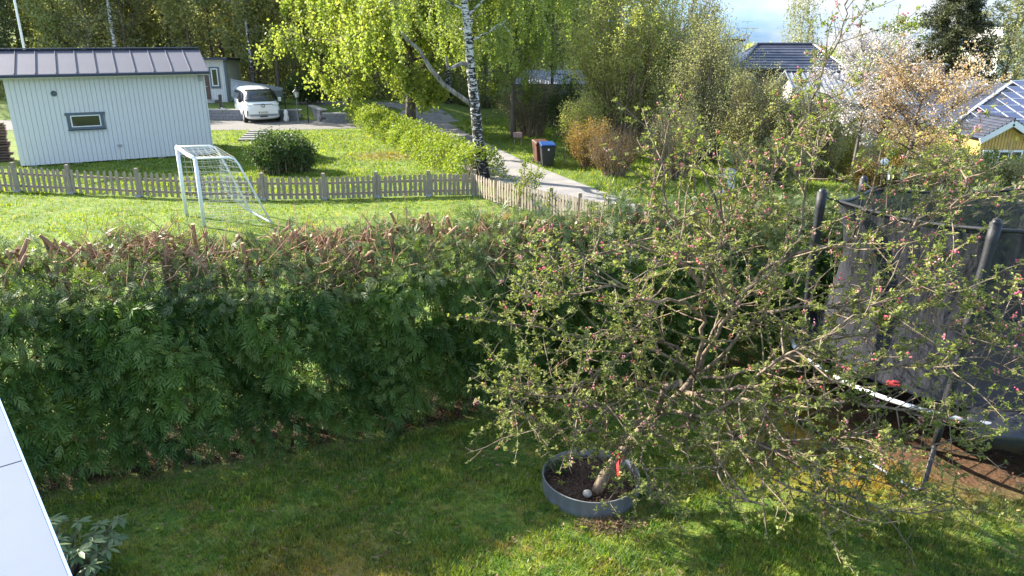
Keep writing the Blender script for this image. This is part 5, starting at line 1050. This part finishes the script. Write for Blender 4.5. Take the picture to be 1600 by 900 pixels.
g = G(); g.tube(np.array([W3(1020,655,7.1), W3(1040,605,7.0), W3(1062,598,6.9)]) - TB, [.045,.040,.035], 9); g.build('limb_stump', M['barkapple'], apple, smooth=True)
g = G(); g.lathe([(.001,.0),(.040,.0),(.040,.006),(.001,.006)], k=12); o = g.build('sawn_end', M['cut'], apple, loc=tuple(W3(1062,598,6.9)-TB)); o.rotation_euler = (math.radians(65), 0, math.radians(-60))
segs = []; gl = G()
def smooth_path(P, m=4):
    P = np.array(P); out = []
    Q = np.concatenate([[2*P[0]-P[1]], P, [2*P[-1]-P[-2]]])
    for i in range(1, len(Q)-2):
        for t in np.arange(m)/m:
            out.append(.5*((2*Q[i]) + (-Q[i-1]+Q[i+1])*t + (2*Q[i-1]-5*Q[i]+4*Q[i+1]-Q[i+2])*t*t + (-Q[i-1]+3*Q[i]-3*Q[i+1]+Q[i+2])*t**3))
    out.append(P[-1]); return np.array(out)
tw = G(); ends = []
for th, path in mains:
    P = smooth_path([W3(*q) for q in path], 3); P[1:-1] += ar.normal(size=(len(P)-2,3))*.018; rad = .004 + th*.43*(1-np.linspace(0,1,len(P)))**.8; Gb = G(); Gb.tube(P - TB, rad, 7); Gb.build('limb', M['barkapple'], apple, smooth=True)
    Ln = np.linalg.norm(np.diff(P, axis=0), axis=1).sum(); segs.append((P, .15)); nsec = int(Ln*12)
    for j in range(nsec):
        t = ar.uniform(.16, 1); p = lerp_pts(P, np.array([t]))[0]; tg = nrm(lerp_pts(P, np.array([min(t+.05,1)]))[0] - lerp_pts(P, np.array([max(t-.05,0)]))[0])
        d = nrm(tg*.55 + ar.normal(size=3)*[.75,.75,.6] + [0,0,.10]); L_ = ar.uniform(.25,1.05)*(1.15 - .45*t); sp = curve(p, d, L_, 5, (0,0,ar.uniform(-.1,.6)), .13, ar)
        if sp[:,1].max() > 8.6 or sp[:,2].min() < .12: continue
        r1 = .004 + .006*(1-t); tw.tube(sp - TB, np.linspace(r1*1.3,.003,5), 4, False); segs.append((sp, 1.0)); ends.append(sp[-1])
        for q in range(ar.integers(2, 5)):
            tt = ar.uniform(.3,.95); pp = lerp_pts(sp, np.array([tt]))[0]; dd = nrm(nrm(sp[-1]-sp[0])*.5 + ar.normal(size=3)*.7 + [0,0,.2]); s2 = curve(pp, dd, ar.uniform(.06,.24), 4, (0,0,.3), .12, ar); tw.tube(s2 - TB, [.004,.0035,.003,.0025], 3, False); segs.append((s2, .8)); ends.append(s2[-1])
# upright water shoots
for (px, py, Y, L_) in [(1035,205,7.4,.35),(1060,330,7.4,.9),(1180,318,7.55,.5),(1255,190,7.6,.5),(1290,100,7.6,.35),(1150,470,7.1,1.0),(990,390,7.7,.6),(930,400,7.7,.5),(1300,480,6.5,.7),(1400,365,6.5,.5),(1480,330,6.3,.45),(1250,560,6.7,.6),(1340,520,6.4,.5),(1440,500,6.3,.5),(1100,440,7.5,.9),(880,460,6.9,.5),(1020,300,7.4,.5),(1330,380,6.6,.55),(1205,280,7.6,.55),(1085,300,7.4,.4)]:
    p = W3(px, py, Y); sp = curve(p, nrm(np.array([ar.normal()*.18, ar.normal()*.18, 1])), L_, 6, (0,0,.2), .06, ar); tw.tube(sp - TB, np.linspace(.009,.003,6), 4, False); segs.append((sp, 1.2)); ends.append(sp[-1])
tag(tw.build('twigs', M['barkapple'], apple), kind='stuff')
# leaf rosettes on spurs, with bud clusters among them
C_ = []; wts = np.array([kq*np.linalg.norm(P[-1]-P[0])**.8*ar.uniform(.2,1.8)*(1-.55*min(1,max(0,(P[:,0].mean()-3.0)/1.6))) for P, kq in segs]); wts /= wts.sum(); cnt = ar.multinomial(8000, wts)
for (P, kq), c in zip(segs, cnt):
    if c: C_.append(lerp_pts(P, ar.uniform(.25,1,c)) + ar.normal(size=(c,3))*.012)
C_ = np.concatenate(C_ + [np.array(ends)[ar.uniform(size=len(ends)) < .6]])
C_ = C_[C_[:,2] > .15]; nC = len(C_)
per = ar.integers(4, 9, nC); P = np.repeat(C_, per, 0) + ar.normal(size=(per.sum(),3))*.008; n = len(P); D = nrm(ar.normal(size=(n,3))*[1,1,.6] + [0,0,.45]); X, Yv, Z = frames(D, np.array([[0,0,1.]]).repeat(n,0), ar)
ap_v = [[0,0,0],[.3,.25,.05],[.72,.21,.02],[1,0,-.10],[.72,-.21,.02],[.3,-.25,.05]]; ap_f = [[0,3,2,1],[0,5,4,3]]
S = .036*ar.uniform(.55,1.3,n); g = G(); cl = np.repeat(ar.uniform(0,1,nC), per); g.scatter(ap_v, ap_f, P - TB, X, Yv, Z, S, np.clip(cl*.75 + ar.uniform(0,.3,n), 0, .92)); tag(g.build('crown', M['appleleaf'], apple, tint=True), kind='stuff')
hot = ar.uniform(size=nC) < (.035 + .09*np.clip((C_[:,2]-1.5)/1.5, 0, 1)); B_ = C_[hot]; per = ar.integers(3, 7, len(B_)); P = np.repeat(B_, per, 0) + ar.normal(size=(per.sum(),3))*.016 + [0,0,.012]; n = len(P)
bud_v = [[0,0,-1],[.8,0,0],[0,.8,0],[-.8,0,0],[0,-.8,0],[0,0,1]]; bud_f = [[0,2,1],[0,3,2],[0,4,3],[0,1,4],[1,2,5],[2,3,5],[3,4,5],[4,1,5]]; D = rand_dirs(n, ar); X, Yv, Z = frames(D, None, ar); g = G(); g.scatter(bud_v, bud_f, P - TB, X, Yv, Z, .0105*ar.uniform(.7,1.5,n), np.repeat(ar.uniform(0,1,len(B_)), per)); tag(g.build('buds', M['pink'], apple, tint=True), kind='stuff')
# red ribbon round the leaning trunk
rb = thing('red_ribbon', tuple(W3(960,720,6.78)), 'red plastic band tied round the apple trunk above the planter', 'band'); q0 = np.array(rb.location)
ax = nrm(tk[2]-tk[1]); u = nrm(np.cross(ax,[0,0,1])); v_ = np.cross(ax,u); g = G(); a2 = np.linspace(0, 2*math.pi, 20)
cpt = lerp_pts(tk, np.array([.30]))[0] - q0
for k in range(2): rr_ = .068 + .004*k; c = cpt + ax*(.03*k-.03); V = np.concatenate([[c + rr_*(u*math.cos(t)+v_*math.sin(t)) + ax*(-.018+.008*math.sin(3*t+k)) for t in a2],[c + (rr_+.004)*(u*math.cos(t)+v_*math.sin(t)) + ax*(.016+.008*math.sin(2*t+k)) for t in a2]]); g.add(V, [[i,i+1,i+21,i+20] for i in range(19)])
for k, (dx_, dz_) in enumerate(((-.04,-.16),(-.06,-.20))):
    P = curve(cpt + [dx_*.8, -.06, 0], nrm([dx_, -.2, dz_]), .20, 5, (0,0,-.4), .15, ar); V = np.concatenate([P, P + [.025,.0,.012]]); g.add(V, [[i,i+1,i+6,i+5] for i in range(4)])
o = g.build('band', M['red'], rb)

# ------------------------------------------------------------------ trampoline
TC = np.array([5.9, 9.0, 0]); tram = thing('trampoline', tuple(TC), 'round black trampoline with tall safety net at the right edge', 'trampoline')
RF = 2.12; FZ = .78
a = np.linspace(0, 2*math.pi, 73); g = G(); circ = lambda R_, z, aa=a: np.stack([R_*np.cos(aa), R_*np.sin(aa), np.full(len(aa), z)], 1)
g.tube(circ(RF, FZ), .03, 8, False); g.build('frame', M['silver'], tram, smooth=True)
# white frame tube clip sections on the near left arc
g = G(); aw = np.linspace(math.radians(176), math.radians(229), 30); g.tube(circ(RF+.025, FZ+.012, aw), .027, 8); g.build('frame_tube', M['whitetube'], tram, smooth=True)
g = G(); aw2 = np.linspace(0, 2*math.pi, 49)[:-1]; V = np.concatenate([[[0,0,FZ-.03]], circ(1.78, FZ+.0, aw2)]); g.add(V, [[0, 1+i, 1+(i+1)%48] for i in range(48)]); g.build('jumping_mat', M['blackmat'], tram)
sp_ = G(); sp_.tube([[1.77,0,FZ-.02],[RF-.02,0,FZ-.02]], .006, 5); spm = sp_.mesh('spring', M['black'])
for i in range(72): inst('spring', spm, tram, (0,0,0), (0,0,i*math.pi/36))
# padding skirt: sagging and wrinkled, missing along the near-left arc where the tube shows
g = G(); ap = np.linspace(math.radians(-118), math.radians(172), 120); V = []
for k_, (R_, z) in enumerate(((1.74,FZ+.03),(1.9,FZ+.055),(2.05,FZ+.055),(RF+.06,FZ+.02),(RF+.12,FZ-.06),(RF+.10,FZ-.22))):
    wv = .018*np.sin(ap*31+k_) + .014*np.sin(ap*53+1.3*k_)
    V.append(np.stack([(R_+wv*(k_>2))*np.cos(ap), (R_+wv*(k_>2))*np.sin(ap), z + wv*.9 + (-.07*np.abs(np.sin(ap*5)) if k_ == 5 else 0)], 1))
V = np.concatenate(V); i = np.arange(5)[:,None]*120; j = np.arange(119)[None]; g.add(V, np.stack([i+j, i+120+j, i+120+j+1, i+j+1], -1).reshape(-1,4)); o = g.build('edge_pad', M['skirt'], tram, smooth=True); m_ = o.modifiers.new('t','SOLIDIFY'); m_.thickness = .02
# poles: (foot angle, foot r, top point)
ptsT = {'B': (W3(1557,348,7.06), at_z(1439,776)), 'A': (W3(1285,300,8.47), at_z(1244,659)), 'C': (at_y(1350,279,11.1), None), 'E': (None, None)}
A_top, B_top, C_top = ptsT['A'][0]-TC, ptsT['B'][0]-TC, ptsT['C'][0]-TC; E_top = np.array([1.75,1.75,2.75]); D_top = np.array([2.2,-.3,2.95]); H_top = np.array([.75,-2.15,3.1])
A_ft, B_ft = ptsT['A'][1]-TC, ptsT['B'][1]-TC
def at_rim(top): 
    q = np.array([top[0], top[1], 0]); q = nrm(q)*(RF+.06); return q
poles = [('A',A_top,A_ft), ('B',B_top,B_ft), ('C',C_top,at_rim(C_top)), ('E',E_top,at_rim(E_top)), ('D',D_top,at_rim(D_top)), ('H',H_top,at_rim(H_top))]
for nm, top, ft in poles:
    m = ft*.62 + top*.38; lowz = .62; tt = (lowz - ft[2])/(top[2]-ft[2]); q1 = ft + (top-ft)*tt; g = G(); P = np.array([q1, (q1+top)/2 + nrm([top[0],top[1],0])*.02, top - [0,0,.05]])
    g.tube(np.array([q1 + (top-q1)*t + nrm([top[0],top[1],0])*.03*math.sin(math.pi*t) for t in np.linspace(0,1,14)]), np.linspace(.036,.056,14) + .004*np.sin(np.arange(14)*2.1), 10); po = g.build('foam_pole', M['foam'], tram, smooth=True)
    g = G(); g.lathe([(.03,-.06),(.045,-.05),(.048,0),(.036,.035),(.005,.045)], tuple(top), k=10); g.build('pole_cap', M['black'], po, smooth=True)
def uleg(f0, f1, t0, t1):
    s0 = f0 + (t0-f0)*.22; s1 = f1 + (t1-f1)*.22; d = nrm(f1-f0); P = [s0, f0*.85+s0*.15, f0+[0,0,.10]+d*.01, f0+[0,0,.045]+d*.05, f0+[0,0,.03]+d*.13, f1+[0,0,.03]-d*.13, f1+[0,0,.045]-d*.05, f1+[0,0,.10]-d*.01, f1*.85+s1*.15, s1]; return np.array(P)
for (n0, t0, f0), (n1, t1, f1) in ((poles[0],poles[1]), (poles[2],poles[3]), (poles[4],poles[5])): g = G(); g.tube(uleg(f0, f1, t0, t1), .024, 10); g.build('leg', M['foam'] if 0 else M['legsteel'] if 'legsteel' in M else M['black'], tram, smooth=True)
# polished run of the near leg's ground tube
g = G(); d = nrm(A_ft-B_ft); g.tube(np.array([B_ft + d*.16 + [0,0,.036], B_ft + d*1.1 + [0,0,.036]]), .022, 8); g.build('ground_tube', M['silver'], tram, smooth=True)
# net: woven mesh hung inside the poles, scalloped between their tops
t = NT('safety net'); v = t.pos((1,1,.45), obj=True); nf = t.noise(9, 5, .7, v); nf2 = t.noise(1.6, 3, .5, v)
dn = t.bsdf(t.ramp(nf, .35, .75, (.020,.021,.027,1), (.060,.060,.072,1)), .7, 0, .3, t.bump(t.noise(2.2, 4, .6, v), .9, .12)); tp = t.n('ShaderNodeBsdfTransparent'); mxs = t.n('ShaderNodeMixShader'); t.l(t.ramp(nf2, .3, .7, (.66,.66,.66,1), (.79,.79,.79,1)), mxs.inputs[0]); t.l(tp.outputs[0], mxs.inputs[1]); t.l(dn, mxs.inputs[2]); M['net'] = t.done(mxs.outputs[0])
order = [poles[0], poles[1], poles[5], poles[4], poles[3], poles[2]]; g = G(); NU = 16; tops = []; cols_ = []
for q in range(6):
    T0, T1 = order[q][1], order[(q+1)%6][1]
    for k in range(NU):
        u = k/NU; inn = .90
        a0, a1 = math.atan2(T0[1],T0[0]), math.atan2(T1[1],T1[0]); da = (a1-a0+math.pi)%(2*math.pi)-math.pi; aa = a0+da*u; r0_, r1_ = np.hypot(*T0[:2]), np.hypot(*T1[:2])
        c1 = nrm(T0[:2])*r0_*inn*(1-u)+nrm(T1[:2])*r1_*inn*u; arc = np.array([math.cos(aa), math.sin(aa)])*(r0_*(1-u)+r1_*u)*inn; xy = c1*.93+arc*.07
        zt = T0[2]*(1-u)+T1[2]*u - .12 - .06*math.sin(math.pi*u); bot = np.array([math.cos(aa), math.sin(aa)])*1.80; cols_.append((xy, zt, bot, u))
NV = 10; V = []
for xy, zt, bot, u in cols_:
    for j in range(NV+1):
        w_ = j/NV; p = xy*(1-w_)+bot*w_; p = p*(1 - .05*math.sin(math.pi*w_)) ; V.append([p[0], p[1], zt*(1-w_)+(FZ+.03)*w_])
m = len(cols_); g.add(V, [[i*(NV+1)+j, i*(NV+1)+j+1, ((i+1)%m)*(NV+1)+j+1, ((i+1)%m)*(NV+1)+j] for i in range(m) for j in range(NV)]); g.build('safety_net', M['net'], tram, smooth=True)
g = G(); rim = np.array([[xy[0],xy[1],zt] for xy, zt, b_, u in cols_]); rim = np.concatenate([rim, rim[:1]]); g.tube(rim, .022, 6, False); g.build('net_hem', M['foam'], tram, smooth=True)
for nm, top, ft in poles: g = G(); k = min(range(m), key=lambda i: np.linalg.norm(np.array([*cols_[i][0], cols_[i][1]])-top)); xy, zt, b_, u = cols_[k]; g.tube([top-[0,0,.03], [(top[0]+xy[0])/2,(top[1]+xy[1])/2,(top[2]+zt)/2-.03], [xy[0],xy[1],zt]], .013, 5); g.build('strap', M['black'], tram)
g = G(); q = W3(1394,612,7.9)-TC; g.box((q[0],q[1],FZ+.055),(.15,.08,.05),rz=-.6); g.box((q[0]+.02,q[1]-.02,FZ+.09),(.10,.05,.03),rz=-.3); tag_o = g.build('red_shoe', M['darkred'], None, loc=tuple(TC), bevel=.02); tag(tag_o, 'small red plastic thing lying on the trampoline edge', 'toy')

# ------------------------------------------------------------------ rhododendron bottom left
RC = np.array([-4.0, 5.35, 0]); rh = thing('rhododendron', tuple(RC), 'leathery leaved rhododendron at the lower left corner under the white ledge', 'shrub')
rl = G(); rl.add([[0,0,0],[.25,.13,.02],[.6,.17,.0],[1,0,-.10],[.6,-.17,.0],[.25,-.13,.02],[.5,0,-.045]], [[0,6,1],[1,6,2],[2,6,3],[3,6,4],[4,6,5],[5,6,0]], .5)
lm = [rl.mesh('leaf', M['rhodo'], True, True)]
for tt in (.05,.3,.8,1.0): q = G(); q.add(rl.v[0], rl.f[0], tt); lm.append(q.mesh('leaf', M['rhodo'], True, True))
gs = G(); ar2 = np.random.default_rng(8); nleaf_ = 0
for i in range(105):
    e = np.array([ar2.normal()*.24, ar2.normal()*.24, ar2.uniform(.25,.80)]); e[:2] = np.clip(e[:2], -.5, .40); e[2] *= 1 - .35*min(1, np.hypot(e[0],e[1])/.8); P = curve([e[0]*.2,e[1]*.2,0], nrm(e*[.6,.6,1]), np.linalg.norm(e), 5, (e[0],e[1],0), .06, ar2); gs.tube(P, np.linspace(.014,.006,5), 5); nl_ = ar2.integers(7,10)
    for k in range(nl_):
        az = k*2*math.pi/nl_ + ar2.uniform(-.2,.2); tilt = ar2.uniform(-.1,.5); s_ = ar2.uniform(.085,.13); o = inst('leaf', lm[ar2.integers(5)], rh, tuple(P[-1] + [0,0,-.01*k/nl_]), (ar2.uniform(-.3,.3), tilt, az), (s_,s_,s_)); nleaf_ += 1
tag(gs.build('stems', M['barkbrown'], rh), kind='stuff')
shrub('low_plant', (-3.2, 5.05, 0), 'low yellowish plant in front of the rhododendron', 'plant', .35, .3, .35, 16, 500, .05, 'hedgeleaf', seed=103, twigs=5, spread=.03)
# lawn weeds and fallen leaves scattered
g = G(); n = 240; X = ar2.uniform(-4.5, 5, n); Yy = ar2.uniform(5.2, 8.5, n); k = Yy < hline(X)-.3; X, Yy = X[k], Yy[k]; n = len(X); P = np.repeat(np.stack([X,Yy,np.full(n,.03)],1), 6, 0); D = nrm(ar2.normal(size=(6*n,3))*[1,1,.2]+[0,0,.35]); A_, B_, C2 = frames(D, np.array([[0,0,1.]]).repeat(6*n,0), ar2); g.scatter(ap_v, ap_f, P, A_, B_, C2, .06*ar2.uniform(.5,1.3,6*n), ar2.uniform(0,.9,6*n)); tag(g.build('lawn_weeds', M['hedgeleaf'], tint=True), kind='stuff')

n = 2600; X = ar2.uniform(-5, 6.5, n); Yy = ar2.uniform(5.1, 9.5, n); k = (Yy < hline(X)) & (((X-.86)**2+(Yy-7)**2) > .33); X, Yy = X[k], Yy[k]; n = len(X); g = G(); D = nrm(ar2.normal(size=(n,3))*[1,1,.2]); A_, B_, C2 = frames(D, np.array([[0,0,1.]]).repeat(n,0), ar2); g.scatter([[0,-.5,0],[1,-.3,.1],[1,.3,.1],[0,.5,0]], [[0,1,2,3]], np.stack([X,Yy,np.full(n,.035)],1), A_, B_, C2, np.stack([ar2.uniform(.015,.06,n), ar2.uniform(.006,.02,n), np.full(n,.01)],1), ar2.uniform(0,1,n)); tag(g.build('lawn_litter', M['litter'], tint=True), kind='stuff')
# ------------------------------------------------------------------ white metal ledge close to the viewer
q0, q1 = at_z(0, 635, 3.6), at_z(106, 900, 3.6); d = nrm(q1-q0); nL = np.array([d[1], -d[0], 0]); 
if nL[0] > 0: nL = -nL
led = thing('white_ledge', tuple(q1), 'white painted metal balcony ledge crossing the lower left corner', 'ledge')
ml = simple('white sheet metal', (.17,.195,.25,1), .8, var=.04, spec=.05, scale=2.5, bump=.15, bs=6, dirt=(.12,.135,.16,1), dirt_amt=(.58,.9)); mb_ = simple('blue edge', (.20,.36,.70,1), .4)  # pale sheet colour, and one even saturated blue for the drip edge
seam = at_z(18, 725, 3.6); ts = float(np.dot(seam - q1, d))
for i, (t0, t1) in enumerate(((-1.75, ts-.005), (ts+.005, 1.6))):
    a_, b_ = d*t0, d*t1; w_ = nL*.75; z = np.array([0,0,1.]); dz = .0015*i; g = G(); g.hexa([a_+w_-z*.012, a_-z*.012, b_-z*.012, b_+w_-z*.012, a_+w_+z*dz, a_+z*dz, b_+z*dz, b_+w_+z*dz]); g.build('sheet', ml, led)
g = G(); a_, b_ = d*-1.75, d*1.6; g.bar(a_ - nL*.004 - [0,0,.02], b_ - nL*.004 - [0,0,.02], .006, .05); g.build('drip_edge', mb_, led)
